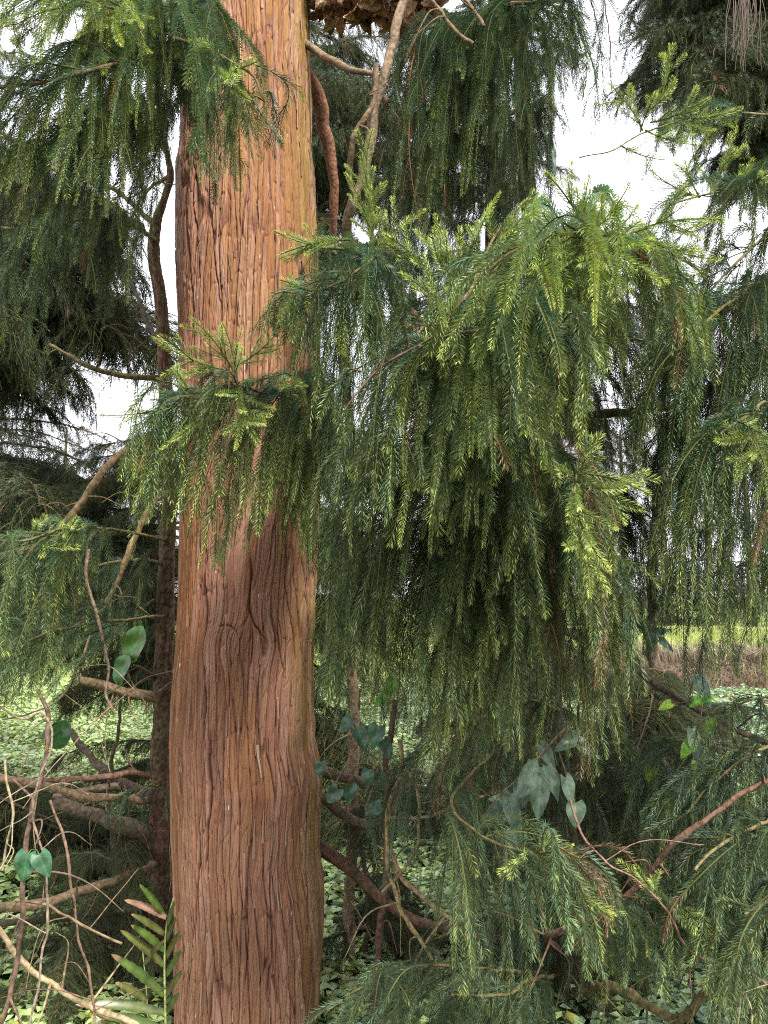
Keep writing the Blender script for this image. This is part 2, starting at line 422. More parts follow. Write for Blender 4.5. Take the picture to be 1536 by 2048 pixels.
# the low earth bank on the right, with its dry grass
def bank_z(X, Y):
    edge = 12.0 + .4 * np.sin(X * .8)
    return -0.02 + .52 * sstep(0, 1.0, Y - edge) * sstep(1.5, 4.5, X) * (1 - .25 * sstep(4, 9, Y - edge)) + .25 * (fbm(X / .8, Y / .8, 8) - .3) * sstep(0, 1, Y - edge)
def bank_col(X, Y):
    t = sstep(13.0, 13.8, Y)[..., None]
    return np.array([.19, .13, .10]) * (1 - t) + np.array([.24, .26, .09]) * t * (.8 + .4 * fbm(X, Y, 5)[..., None])
b = sheet('earth_bank', 1.2, 40, 11.4, 30, 150, 80, bank_z, M_SOIL, bank_col); b['kind'] = 'structure'

def blades(name, n, xr, yr, zf, hl, wd_, cols, lean=.5, mat=M_GRASS, curve=.35):
    x = rng.uniform(*xr, n); y = rng.uniform(*yr, n); z = zf(x, y)
    a = rng.random(n) * 6.28; h = rng.uniform(*hl, n); ln = rng.random(n) * lean
    dx, dy = np.cos(a) * ln, np.sin(a) * ln
    p = np.stack([x, y, z], 1); m = p + np.stack([dx * h * .4, dy * h * .4, h * .6], 1)
    t = p + np.stack([dx * h * (1 + curve), dy * h * (1 + curve), h * (1 - curve * ln)], 1)
    s_ = np.stack([-np.sin(a), np.cos(a), 0 * a], 1) * wd_
    V = np.stack([p - s_, p + s_, m + s_ * .8, m - s_ * .8, t], 1).reshape(-1, 3)
    i = np.arange(n)[:, None] * 5
    F = i + np.array([0, 1, 2, 3]); Tt = i + np.array([3, 2, 4])
    c = np.asarray(cols)[rng.integers(0, len(cols), n)] * rng.uniform(.7, 1.3, (n, 1))
    me = rawmesh(name, V, F, np.repeat(c, 5, 0), tris=Tt)
    o = link(name, me, mat); o['kind'] = 'stuff'; return o
blades('dry_grass', 16000, (2.0, 16), (11.9, 13.6), lambda x, y: bank_z(x, y) - .02, (.18, .42), .007,
       [(.28, .21, .16), (.20, .14, .11), (.13, .105, .09), (.34, .28, .19), (.16, .17, .08)], lean=1.6)
blades('meadow_grass', 22000, (1.6, 18), (13.3, 26), lambda x, y: bank_z(x, y) - .02, (.12, .3), .010,
       [(.28, .31, .11), (.34, .34, .13), (.20, .27, .08)], lean=.7)

# ground cover: thousands of small pointed leaves over the whole clearing
def ground_cover(n):
    y = 1.9 + 11.5 * rng.random(n) ** 1.25; x = (rng.random(n) * 2 - 1) * (y * .60 + .6)
    hump = fbm(x / .45, y / .45, 21)
    z = .04 + .20 * hump + .06 * rng.random(n)
    s = rng.uniform(.022, .05, n) * (1 + .06 * y)
    a = rng.random(n) * 6.28; tilt = rng.normal(.35, .35, n)
    f = np.stack([np.cos(a) * np.cos(tilt), np.sin(a) * np.cos(tilt), -np.sin(tilt)], 1)
    l = np.stack([-np.sin(a), np.cos(a), 0 * a], 1); up = np.cross(f, l)
    p = np.stack([x, y, z], 1); s = s[:, None]
    V = np.stack([p, p + f * s * .45 + l * s * .42 + up * s * .12, p + f * s, p + f * s * .45 - l * s * .42 + up * s * .12], 1).reshape(-1, 3)
    i = np.arange(n)[:, None] * 4
    T1 = np.vstack([i + np.array([0, 1, 2]), i + np.array([0, 2, 3])])
    t = sstep(-.8, .4, -x / y + .15 * rng.normal(0, 1, n) * 2)[:, None]
    c = np.array([.23, .33, .21]) * (1 - t) + np.array([.34, .44, .17]) * t  # paler to the left: sunlight on the clearing painted into the leaves
    c = c * rng.uniform(.55, 1.35, (n, 1))
    yl = rng.random(n) < .05; c[yl] = (.32, .32, .06)
    me = rawmesh('ground_cover', V, np.zeros((0, 4)), np.repeat(c, 4, 0), tris=T1)
    o = link('ground_cover', me, M_LEAF); o['kind'] = 'stuff'
    o['label'] = 'low green creeping leaves covering the open ground'
ground_cover(150000)

# ================================================================== THE BIG CEDAR
TY = 2.75
prof = [(-120, 354, 620), (0, 358, 620), (300, 361, 625), (350, 353, 630), (500, 353, 638), (700, 362, 642), (900, 365, 643), (1000, 359, 641),
        (1100, 360, 638), (1200, 358, 632), (1300, 352, 628), (1400, 343, 630), (1480, 340, 633), (1520, 340, 642), (1560, 341, 648), (1620, 343, 643),
        (1700, 345, 640), (1760, 348, 649), (1850, 353, 651), (1950, 350, 646), (2048, 350, 640), (2200, 340, 650)]
pz = []; pc = []; pr = []
for (y, l, r) in prof:
    a, b_ = P(l, y, TY), P(r, y, TY); pz.append(a[2]); pc.append((a[0] + b_[0]) / 2); pr.append((b_[0] - a[0]) / 2 * .985)
pz, pc, pr = np.array(pz)[::-1], np.array(pc)[::-1], np.array(pr)[::-1]
def tr_c(z): return np.interp(z, pz, pc)
def tr_r(z): return np.interp(z, pz, pr)
RM = float(np.mean(pr))
cedar = thing('cedar_tree', 'large cedar with thick furrowed reddish brown trunk in front', 'tree', (float(tr_c(0)), TY, 0))

def px_to_sz(px, py):
    """photo point on the trunk's face -> arc length and height"""
    Yf = TY - RM
    for _ in range(3):
        q = P(px, py, Yf); s_ = np.clip((q[0] - tr_c(q[2])) / tr_r(q[2]), -.97, .97); Yf = TY - tr_r(q[2]) * math.cos(math.asin(s_))
    return math.asin(s_) * RM, q[2]

def build_trunk():
    nth_f, nth_b, nz = 760, 200, 1350
    th = np.r_[np.linspace(-R(108), R(108), nth_f), np.linspace(R(108), R(252), nth_b + 2)[1:-1]]
    z = np.r_[np.linspace(-.08, 4.1, nz), np.linspace(4.12, 5.6, 60)]
    TH, Z = np.meshgrid(th, z); S = TH * RM
    # wood grain: strands that wander and part round the old scar
    sx, sz = px_to_sz(503, 1235)
    g0 = np.exp(-((Z - sz + .03) / .17) ** 2) * np.exp(-((S - sx) / .13) ** 2)
    below = sstep(sz + .02, sz - .12, Z)
    S2 = S - (S - sx) * g0 * .55 * below
    lean = .10 * (2 * fbm(S / .5, Z / 1.6, 31, 2) - 1)
    wx = .010 * (2 * fbm(S / .10, Z / .80, 5) - 1) + lean + .004 * (2 * vnoise(S / .02, Z / .10, 55) - 1)
    e1, c1 = voro((S2 + wx) / .027, Z / .62 + .6 * fbm(S / .12, Z / .3, 44), 1)
    e2, c2 = voro((S2 + wx * 1.2) / .0125, Z / .24 + .5 * vnoise(S / .05, Z / .2, 9), 2)
    e3, c3 = voro((S2 + wx + .07 * Z) / .0085, Z / .085, 3)
    e4, c4 = voro((S2 + wx - .09 * Z) / .017, Z / .15 + .4 * vnoise(S / .03, Z / .1, 19), 4)
    f4 = sstep(0, .16, e4)
    f1 = sstep(.02, .17, e1); f2 = sstep(.0, .20, e2); f3 = sstep(0, .4, e3)
    smooth_l = sstep(-.10, -.20, S - .02) * sstep(.55, .75, Z) * sstep(2.25, 1.95, Z)   # the smoother band on the left
    scar = np.exp(-(((S - sx) / .10) ** 2 + ((Z - sz - .13) / .17) ** 2) ** 1.5)
    upper = sstep(2.5, 3.0, Z) * sstep(-.12, 0.0, S)
    k = (1 - .75 * scar) * (1 - .7 * smooth_l)
    coarse = .5 + .7 * fbm(S / .16, Z / .9, 61)
    h = .0095 * (f1 - 1) * k * coarse * (1 - .3 * upper) + .0024 * (f2 - 1) * (.35 + .65 * k) + .0030 * (f4 - 1) * (.3 + .7 * k) + .0011 * (f3 - 1) + .0022 * (c4 - .5) * k
    h += .0045 * (c1 - .5) * k + .0012 * (c2 - .5) * k + .008 * (fbm(S / .10, Z / .8, 71) - .5) + .012 * (fbm(S / .25, Z / .35, 73) - .5)
    # lifted flakes: a sawtooth step where a strip ends
    fl = (Z / .20 + c2 * 7) % 1; h += .0018 * fl * (c2 > .55) * k
    crease = np.zeros_like(S)
    lines = [([(497, 1105), (503, 1150), (500, 1195), (500, 1222), (508, 1245), (522, 1265), (535, 1282)], .008, .013),
             ([(500, 1222), (493, 1240), (482, 1255)], .007, .008), ([(438, 1254), (452, 1250), (470, 1258), (478, 1275), (482, 1295)], .006, .007),
             ([(455, 1252), (456, 1275)], .005, .005), ([(505, 1240), (506, 1290), (500, 1340)], .005, .006),
             ([(412, 1100), (408, 1160), (410, 1230), (405, 1300), (407, 1360), (409, 1430), (407, 1500)], .007, .014),
             ([(417, 1490), (419, 1580), (416, 1660), (412, 1740)], .006, .012), ([(396, 1150), (398, 1185), (394, 1215)], .005, .01),
             ([(583, 1090), (590, 1150), (596, 1230), (606, 1330)], .006, .012), ([(600, 1090), (610, 1180), (618, 1290)], .006, .012),
             ([(568, 1120), (572, 1190), (585, 1260), (592, 1330)], .005, .009), ([(555, 1230), (560, 1290), (572, 1350)], .005, .007),
             ([(371, 360), (372, 440), (378, 520), (386, 600), (388, 680)], .007, .014), ([(390, 330), (385, 400), (392, 470), (400, 560)], .006, .010),
             ([(425, 480), (432, 540), (442, 620)], .005, .008), ([(590, 150), (586, 320), (588, 480)], .004, .005),
             ([(612, 1480), (616, 1620), (612, 1760), (615, 1900)], .006, .009), ([(395, 1640), (402, 1700), (396, 1770), (398, 1850)], .006, .010),
             ([(545, 1700), (540, 1800), (545, 1900), (535, 2000)], .005, .007), ([(490, 1800), (496, 1880), (488, 1980)], .005, .006)]
    for pl, wd_, dp in lines:
        q = np.array([px_to_sz(*a) for a in pl]); q = spline(q, 50)
        zz = q[::-1, 1] if q[0, 1] > q[-1, 1] else q[:, 1]
        if abs(q[0, 1] - q[-1, 1]) > abs(q[0, 0] - q[-1, 0]) * 1.2:
            ss = np.interp(Z, zz, q[::-1, 0] if q[0, 1] > q[-1, 1] else q[:, 0]); endf = sstep(zz[0] - .02, zz[0] + .04, Z) * sstep(zz[-1] + .02, zz[-1] - .04, Z)
            d = np.abs(S + .004 * (2 * vnoise(S / .02, Z / .04, 6) - 1) - ss)
            c_ = np.exp(-(d / (wd_ * .55)) ** 2) * endf
        else:
            o_ = np.argsort(q[:, 0]); ss = np.interp(S, q[o_, 0], q[o_, 1]); x0, x1 = q[:, 0].min(), q[:, 0].max()
            c_ = np.exp(-((Z - ss) / (wd_ * .55)) ** 2) * sstep(x0 - .01, x0 + .01, S) * sstep(x1 + .01, x1 - .01, S)
        h -= dp * c_; crease = np.maximum(crease, c_)
    # swelling round the scar
    h += .012 * np.exp(-(((S - sx) / .11) ** 2 + ((Z - sz - .17) / .15) ** 2)) + .008 * np.exp(-(((S - sx + .03) / .09) ** 2 + ((Z - sz + .06) / .05) ** 2))
    rad = tr_r(Z) + h
    X = tr_c(Z) + rad * np.sin(TH); Y = TY - rad * np.cos(TH)
    V = np.stack([X, Y, Z], -1).reshape(-1, 3)
    nt_ = len(th); i = np.arange(len(z) - 1)[:, None] * nt_; j = np.arange(nt_)[None]; j2 = (j + 1) % nt_
    F = np.stack([i + j, i + j2, i + j2 + nt_, i + j + nt_], -1).reshape(-1, 4)
    # colour of the bark, with sky light painted on its upper left edge
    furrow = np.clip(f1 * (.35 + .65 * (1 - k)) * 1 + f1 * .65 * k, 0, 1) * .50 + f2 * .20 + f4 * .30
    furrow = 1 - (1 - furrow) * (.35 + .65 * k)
    furrow = np.minimum(furrow, 1 - .95 * crease)
    n1 = fbm(S / .05, Z / .30, 81)[..., None]; n2 = fbm(S / .25, Z / .6, 83)[..., None]; n3 = fbm(S / .006, Z / .14, 85)[..., None]
    ochre = np.array([.310, .160, .080]); pink = np.array([.345, .190, .132]); red = np.array([.290, .138, .092]); grey = np.array([.36, .27, .24])
    t = sstep(.38, .62, n1); base = ochre * (1 - t) + pink * t
    # height zones as seen: redder above the scar, paler below
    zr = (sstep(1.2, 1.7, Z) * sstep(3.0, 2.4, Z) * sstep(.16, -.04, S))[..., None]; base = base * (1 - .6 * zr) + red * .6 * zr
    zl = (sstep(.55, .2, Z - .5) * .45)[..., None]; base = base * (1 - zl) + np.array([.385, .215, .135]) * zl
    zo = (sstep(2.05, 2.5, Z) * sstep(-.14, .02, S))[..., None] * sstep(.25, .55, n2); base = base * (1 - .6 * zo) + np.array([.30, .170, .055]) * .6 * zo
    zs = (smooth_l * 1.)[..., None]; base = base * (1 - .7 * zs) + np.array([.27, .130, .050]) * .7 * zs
    sky_l = (sstep(-.20, -.26, S) * sstep(2.55, 2.9, Z))[..., None]; base = base * (1 - .8 * sky_l) + grey * .8 * sky_l  # whitish edge: sky light from the left painted in
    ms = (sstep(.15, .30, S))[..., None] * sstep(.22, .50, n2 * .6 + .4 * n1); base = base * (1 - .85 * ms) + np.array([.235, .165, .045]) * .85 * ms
    ln_ = sstep(.62, .75, fbm(S / .03, Z / .5, 91))[..., None] * sstep(.2, .6, c2)[..., None]
    base = base * (1 - .35 * ln_) + grey * .35 * ln_
    hue = c1[..., None]; base = base * (1 - .28 * (hue > .72)) + .28 * (hue > .72) * np.array([.40, .27, .21]); base = base * np.where(hue < .25, np.array([.88, .83, .80]), 1.0)
    base = base * (.80 + .38 * n3) * np.array([.93, .86, .84]) * (.88 + .24 * c4[..., None]) * (.90 + .20 * (hsh(np.floor(S / .0028 + 2 * vnoise(S / .01, Z / .06, 3)), np.floor(Z / .045 + 9 * vnoise(S / .004, Z * 0, 7)), 78))[..., None])
    pale = (hsh(np.floor(S / .0035), np.floor(Z / .011), 77) > .9990)[..., None] & (furrow[..., None] > .5)
    base = np.where(pale, np.array([.62, .50, .40]), base)
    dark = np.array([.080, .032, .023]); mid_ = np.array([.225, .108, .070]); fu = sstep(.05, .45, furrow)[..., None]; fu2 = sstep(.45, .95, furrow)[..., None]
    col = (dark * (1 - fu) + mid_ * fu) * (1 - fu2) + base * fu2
    # loose slivers of bark, lifting at one end
    ns = 420; ths = rng.uniform(-R(100), R(100), ns); zs = rng.uniform(.0, 4.0, ns); L_ = rng.uniform(.025, .13, ns); w_ = rng.uniform(.0018, .0048, ns); lf = rng.uniform(.002, .009, ns); dn = rng.choice([-1, 1], ns)
    kk = 7; u = np.linspace(0, 1, kk); SV = []; SC_ = []
    for a in range(ns):
        zz = zs[a] + dn[a] * u * L_[a]; t0 = ths[a] + rng.normal(0, .004) * u * 8 * L_[a]; lift = .0035 + lf[a] * u ** 2.2
        for sg in (-1, 1):
            tt_ = t0 + sg * w_[a] / RM * (1 - .7 * u); rr_ = tr_r(zz) + lift
            SV.append(np.stack([tr_c(zz) + rr_ * np.sin(tt_), TY - rr_ * np.cos(tt_), zz], 1))
        cc = (np.array([.33, .185, .125]) if rng.random() < .88 else np.array([.42, .30, .22])) * rng.uniform(.6, 1.15); SC_.append(np.tile(cc, (2 * kk, 1)))
    SV = np.vstack(SV); o_ = len(V); b0 = o_ + np.arange(ns)[:, None] * 2 * kk + np.arange(kk - 1)[None]
    F = np.vstack([F, np.stack([b0, b0 + 1, b0 + 1 + kk, b0 + kk], -1).reshape(-1, 4)]); V = np.vstack([V, SV])
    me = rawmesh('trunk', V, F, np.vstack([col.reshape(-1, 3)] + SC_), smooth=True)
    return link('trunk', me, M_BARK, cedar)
build_trunk()

# broken limb stub with flaking bark, top right of the trunk, and one on the left
def stub(pts, r0, r1, seed, parent, name, label=None):
    p = spline(PP(pts), 140); n = len(p); sides = 160
    T = norm(np.gradient(p, axis=0)); ref = np.array([0, 1, .1]); A = norm(np.cross(T, ref)); B = np.cross(T, A)
    th = np.linspace(0, 2 * np.pi, sides, endpoint=False)
    u = np.linspace(0, 1, n); Lc = np.linalg.norm(np.diff(p, axis=0), axis=1).sum()
    UU, TH = np.meshgrid(u * Lc, th, indexing='ij')
    e, c = voro(UU / .07 + .8 * fbm(UU / .1, TH * 1.5, seed), TH * 1.6 + fbm(UU / .05, TH * 2, seed + 4), seed)
    e2, c2 = voro(UU / .03, TH * 4 + fbm(UU / .03, TH * 3, seed + 4), seed + 1)
    r = (r0 + (r1 - r0) * u)[:, None] * (1 + .20 * (fbm(UU / .12, TH, seed + 1) - .5))
    r = r + .012 * (c - .5) + .006 * (c2 - .5) - .010 * (1 - sstep(0, .2, e)) - .005 * (1 - sstep(0, .2, e2))
    V = p[:, None] + r[..., None] * (np.cos(th)[None, :, None] * A[:, None] + np.sin(th)[None, :, None] * B[:, None])
    i = np.arange(n - 1)[:, None] * sides; j = np.arange(sides)[None]; j2 = (j + 1) % sides
    F = np.stack([i + j, i + j2, i + j2 + sides, i + j + sides], -1).reshape(-1, 4)
    tcol = c[..., None]; col = np.array([.42, .22, .13]) * tcol + np.array([.24, .12, .08]) * (1 - tcol)
    col = np.where((c2 > .7)[..., None], np.array([.50, .30, .19]), col) * (.3 + .7 * sstep(0, .22, e))[..., None] * (.6 + .4 * sstep(0, .2, e2))[..., None]
    o = link(name, rawmesh(name, V.reshape(-1, 3), F, col.reshape(-1, 3), smooth=True), M_BARK, parent)
    if label: o['label'] = label
    return o
STUB1 = stub([(560, -45, 2.75), (640, -32, 2.72), (720, -22, 2.66), (800, -15, 2.6), (850, -22, 2.56), (890, -50, 2.56)], .095, .075, 3, cedar, 'limb', 'dead limb with flaky bark and clinging dry leaves high on the trunk')
stub([(430, -30, 2.75), (340, -12, 2.78), (290, -8, 2.8), (240, -30, 2.8)], .07, .045, 5, cedar, 'limb')

wd = Wood()
wd.tube(PP([(606, 85, 2.7), (632, 100, 2.66), (660, 118, 2.6), (700, 138, 2.52), (748, 148, 2.48)]), .016, .009, BARK_TAN, wob=.004); wd.build('branch', M_WOOD, cedar)
wd = Wood()
wd.tube(PP([(600, 130, 2.9), (622, 165, 2.95), (640, 205, 3.0), (650, 260, 3.05), (662, 330, 3.1), (668, 420, 3.15), (660, 500, 3.2)]), .036, .012, (.21, .105, .065), wob=.012); wd.build('branch', M_WOOD, cedar)
wd = Wood()
wd.tube(PP([(625, 1590, 2.8), (655, 1602, 2.85), (690, 1632, 2.9), (735, 1650, 2.9), (775, 1635, 2.85), (800, 1610, 2.8)]), .020, .012, BARK_GREY); wd.build('branch', M_WOOD, cedar)
wd = Wood()
wd.tube(PP([(620, 1680, 2.85), (700, 1738, 2.9), (760, 1795, 2.9), (830, 1840, 2.85), (920, 1865, 2.8), (1010, 1880, 2.75)]), .023, .012, BARK_RED); wd.build('branch', M_WOOD, cedar)
wd = Wood()
wd.tube(PP([(625, 1540, 2.85), (720, 1562, 2.9), (820, 1575, 2.95), (930, 1590, 3.0)]), .018, .010, BARK_GREY); wd.build('branch', M_WOOD, cedar)

# the spray hanging in front of the trunk
bough(cedar, [(612, 745, 2.5), (640, 772, 2.35), (600, 782, 2.15), (545, 786, 2.0), (475, 772, 1.92), (430, 782, 1.9), (375, 800, 1.9), (300, 800, 1.92)],
      [(275, 1050), (310, 1060), (350, 1080), (430, 1105), (500, 1115), (560, 1085), (620, 1120), (655, 1060)], 112,
      r0=11, r1=3, tip=.40, up=.40, fan=.78, tone=.62, bark=BARK_RED, label='leafy bough hanging in front of the trunk', sub=0.140,
      ups=[((470, 765, 1.92), (445, 645, 1.88)), ((462, 735, 1.92), (380, 635, 1.88)), ((455, 742, 1.92), (305, 675, 1.9)), ((468, 735, 1.92), (560, 658, 1.88)),
           ((440, 790, 1.9), (345, 880, 1.8)), ((375, 800, 1.9), (200, 830, 1.9)), ((380, 790, 1.9), (345, 735, 1.88)), ((545, 786, 2.0), (615, 772, 2.05)),
           ((470, 770, 1.92), (470, 900, 1.78)), ((480, 770, 1.92), (520, 890, 1.8)), ((430, 740, 1.92), (370, 755, 1.9))])
# bough between trunk and curtain, crossing the trunk's right edge
bough(cedar, [(640, 470, 2.5), (690, 520, 2.2), (745, 515, 1.85), (690, 560, 1.8), (620, 590, 1.8), (585, 610, 1.8)],
      [(560, 680), (590, 760), (640, 960), (700, 1000), (760, 900), (800, 760)], 60, r0=11, r1=4, tip=.25, up=.6, fan=.8, sub=0.154,
      ups=[((742, 490, 1.85), (738, 385, 1.85)), ((738, 400, 1.85), (745, 258, 1.85)), ((690, 500, 1.9), (548, 462, 1.9)), ((700, 480, 1.9), (560, 510, 1.88)),
           ((745, 505, 1.85), (690, 345, 1.85)), ((750, 505, 1.85), (850, 420, 1.85)), ((620, 590, 1.8), (560, 560, 1.8)), ((690, 620, 1.8), (690, 710, 1.75))])

# ================================================================== CURTAIN TREE (stands behind its own hanging boughs)
weeper = thing('cedar_tree', 'cedar with long drooping green curtains right of the big trunk', 'tree', tuple(np.r_[P(1120, 1900, 3.0)[:2], 0]))
wd = Wood()
q0 = P(1120, 1900, 3.0)[:2]
tp_ = np.array([[q0[0], q0[1], 0], [q0[0] + .03, 3.0, .6], [q0[0] - .01, 3.02, 1.3], [q0[0] + .02, 2.98, 2.0], [q0[0] - .02, 3.0, 2.7], [q0[0] - .06, 3.02, 3.4], [q0[0] - .08, 3.05, 4.6]])
wd.tube(tp_, .052, .026, BARK_DARK, sides=14, wob=.01); wd.build('trunk', M_WOOD, weeper)
def twigs(wd, p, r, col, n):
    """short dead side twigs along a limb"""
    for _ in range(n):
        i = int(rng.integers(len(p) // 6, len(p) - 2)); t = norm(p[i + 1] - p[i])
        d = norm(rng.normal(0, 1, 3)); d = norm(d - t * (d @ t) * .7); L = rng.uniform(.04, .30)
        a = p[i]; m = a + d * L * .5 + rng.normal(0, .012, 3); e = a + d * L + np.array([0, 0, -.25 * L]) + rng.normal(0, .015, 3)
        wd.tube(np.array([a, m, e]), min(.0035, r * .6), .0009, col, sides=6, n=12, wob=.006)
def limb(tree, pts, w0, w1, col, name='limb', wob=.006, label=None):
    wd = Wood(); Y = np.mean([p[2] for p in pts])
    p = wd.tube(PP(pts), W(w0, Y) / 2, W(w1, Y) / 2, col, wob=wob * 1.6, sides=12, lump=.32)
    twigs(wd, p, W(w1, Y) / 2, col, 4 + int(len(p) / 12)); o = wd.build(name, M_WOOD, tree)
    if label: o['label'] = label
    return o
limb(weeper, [(1100, 800, 3.0), (1125, 816, 2.6), (1180, 828, 2.4), (1260, 822, 2.3), (1350, 808, 2.25), (1430, 765, 2.2), (1500, 700, 2.2), (1560, 600, 2.2)], 18, 10, BARK_RED)
limb(weeper, [(1120, 1900, 3.0), (1092, 1872, 2.5), (1160, 1852, 2.3), (1240, 1800, 2.2), (1300, 1745, 2.15), (1370, 1670, 2.1), (1460, 1600, 2.1), (1540, 1560, 2.1)], 14, 8, BARK_RED)
limb(weeper, [(1120, 1260, 3.0), (1240, 1312, 2.9), (1320, 1375, 2.8), (1385, 1415, 2.7), (1440, 1440, 2.65), (1550, 1492, 2.6)], 14, 12, BARK_GREY)
limb(weeper, [(1120, 640, 3.0), (1020, 630, 2.7), (905, 662, 2.2), (850, 690, 2.0)], 16, 9, BARK_RED)
limb(weeper, [(1120, 1990, 3.0), (1230, 1975, 2.7), (1350, 2040, 2.5), (1420, 1985, 2.4), (1500, 1950, 2.3)], 20, 14, BARK_OLIVE)

# top rear boughs (upper centre)
bough(weeper, [(1090, 60, 3.0), (1000, 30, 2.7), (900, 40, 2.5), (840, 70, 2.4), (805, 130, 2.4)], [(800, 420), (820, 560), (850, 520), (930, 420), (1000, 330)], 60,
      r0=16, r1=6, tip=.18, up=.6, sub=0.183, tone=.3)
bough(weeper, [(1095, 60, 3.0), (1060, 20, 2.7), (1020, 10, 2.4), (1090, 5, 2.3), (1150, -10, 2.3)], [(830, 430), (900, 500), (960, 420), (1020, 340), (1080, 290), (1150, 200), (1180, 240)], 60,
      r0=14, r1=5, tip=.2, up=.6, sub=0.183, tone=.35)
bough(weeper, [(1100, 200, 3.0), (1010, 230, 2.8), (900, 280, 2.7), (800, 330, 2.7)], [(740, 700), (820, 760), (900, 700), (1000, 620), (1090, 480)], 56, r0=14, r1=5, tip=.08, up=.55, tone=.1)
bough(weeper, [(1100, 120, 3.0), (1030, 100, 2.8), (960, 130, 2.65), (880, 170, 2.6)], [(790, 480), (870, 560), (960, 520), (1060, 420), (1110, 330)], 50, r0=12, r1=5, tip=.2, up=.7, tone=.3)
# crown of the curtain: bright tips against the sky
bough(weeper, [(1110, 640, 3.0), (1150, 560, 2.2), (1172, 475, 1.45), (1090, 480, 1.38), (1000, 520, 1.35), (930, 600, 1.35)],
      [(900, 760), (960, 760), (1030, 700), (1100, 690), (1160, 640), (1230, 570)], 44, r0=9, r1=4, tip=.55, up=.6, fan=.7, tone=.75, sub=0.154,
      ups=[((1172, 470, 1.42), (1180, 350, 1.4)), ((1175, 470, 1.42), (1260, 365, 1.4)), ((1170, 465, 1.42), (1090, 345, 1.4)), ((1180, 470, 1.42), (1300, 455, 1.38)),
           ((1290, 455, 1.38), (1450, 440, 1.36)), ((1180, 478, 1.42), (1330, 490, 1.38)), ((1310, 485, 1.38), (1440, 520, 1.34)), ((1165, 475, 1.42), (1010, 505, 1.36)),
           ((1172, 480, 1.42), (1220, 570, 1.3)), ((1180, 480, 1.42), (1320, 570, 1.33)), ((1160, 480, 1.42), (1050, 545, 1.35))])
bough(weeper, [(1115, 640, 3.0), (1180, 560, 2.2), (1250, 490, 1.6), (1330, 500, 1.5), (1400, 540, 1.5)],
      [(1180, 760), (1240, 700), (1300, 640), (1340, 680), (1390, 720)], 40, r0=9, r1=4, tip=.35, up=.6, tone=.5, sub=0.154)
bough(weeper, [(1100, 660, 3.0), (1000, 640, 2.2), (910, 640, 1.55), (950, 560, 1.5), (1000, 460, 1.5)],
      [(840, 720), (900, 760), (960, 700), (1040, 640)], 26, r0=10, r1=4, tip=.4, up=.6, tone=.7, bark=BARK_TAN,
      ups=[((905, 640, 1.55), (800, 545, 1.5)), ((900, 600, 1.55), (870, 430, 1.5)), ((910, 620, 1.55), (1000, 385, 1.5)), ((950, 560, 1.52), (1060, 395, 1.5)),
           ((900, 560, 1.55), (830, 460, 1.5)), ((960, 540, 1.52), (935, 450, 1.5)), ((1000, 480, 1.5), (1100, 400, 1.5)), ((870, 560, 1.55), (770, 470, 1.5)),
           ((1010, 470, 1.5), (1130, 440, 1.5)), ((905, 640, 1.55), (915, 560, 1.5))])
# main curtain, several tiers deep
T = [  # path, bottom, n, tip, tone; low tone paints shade on rear tiers
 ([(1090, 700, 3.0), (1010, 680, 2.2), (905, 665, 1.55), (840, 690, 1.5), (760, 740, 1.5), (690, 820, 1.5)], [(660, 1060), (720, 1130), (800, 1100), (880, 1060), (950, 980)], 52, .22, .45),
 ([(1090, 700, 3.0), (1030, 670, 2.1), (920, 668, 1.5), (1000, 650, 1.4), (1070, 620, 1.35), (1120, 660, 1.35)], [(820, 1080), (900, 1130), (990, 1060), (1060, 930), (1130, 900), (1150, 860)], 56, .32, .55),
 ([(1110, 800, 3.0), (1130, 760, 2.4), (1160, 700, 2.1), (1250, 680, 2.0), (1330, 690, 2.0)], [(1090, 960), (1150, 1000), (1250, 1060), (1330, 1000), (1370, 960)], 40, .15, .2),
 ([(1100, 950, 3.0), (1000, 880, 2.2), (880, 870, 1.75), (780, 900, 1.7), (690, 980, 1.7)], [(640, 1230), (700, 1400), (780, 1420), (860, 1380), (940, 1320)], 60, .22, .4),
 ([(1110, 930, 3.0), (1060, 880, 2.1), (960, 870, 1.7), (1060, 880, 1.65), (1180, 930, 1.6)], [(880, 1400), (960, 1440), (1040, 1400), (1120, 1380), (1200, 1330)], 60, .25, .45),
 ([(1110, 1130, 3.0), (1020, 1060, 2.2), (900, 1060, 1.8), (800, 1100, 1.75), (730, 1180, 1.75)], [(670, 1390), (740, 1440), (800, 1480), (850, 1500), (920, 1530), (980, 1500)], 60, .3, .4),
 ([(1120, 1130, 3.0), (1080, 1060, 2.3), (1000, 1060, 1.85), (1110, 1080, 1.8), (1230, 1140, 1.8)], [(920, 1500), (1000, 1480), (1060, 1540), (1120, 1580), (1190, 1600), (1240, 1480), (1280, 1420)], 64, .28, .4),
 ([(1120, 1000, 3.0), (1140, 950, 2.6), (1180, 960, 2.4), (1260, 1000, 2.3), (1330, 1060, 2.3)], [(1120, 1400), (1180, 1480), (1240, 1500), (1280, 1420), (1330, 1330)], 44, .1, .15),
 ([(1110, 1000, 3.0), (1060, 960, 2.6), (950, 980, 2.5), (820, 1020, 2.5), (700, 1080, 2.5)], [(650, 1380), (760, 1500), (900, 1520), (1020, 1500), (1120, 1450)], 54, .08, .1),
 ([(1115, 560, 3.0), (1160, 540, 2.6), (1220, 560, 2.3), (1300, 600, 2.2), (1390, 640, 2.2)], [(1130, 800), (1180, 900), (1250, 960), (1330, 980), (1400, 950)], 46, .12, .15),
 ([(1100, 560, 3.0), (1020, 540, 2.8), (930, 560, 2.6), (830, 600, 2.6)], [(780, 900), (860, 960), (950, 980), (1040, 960), (1120, 900)], 40, .08, .1),
]
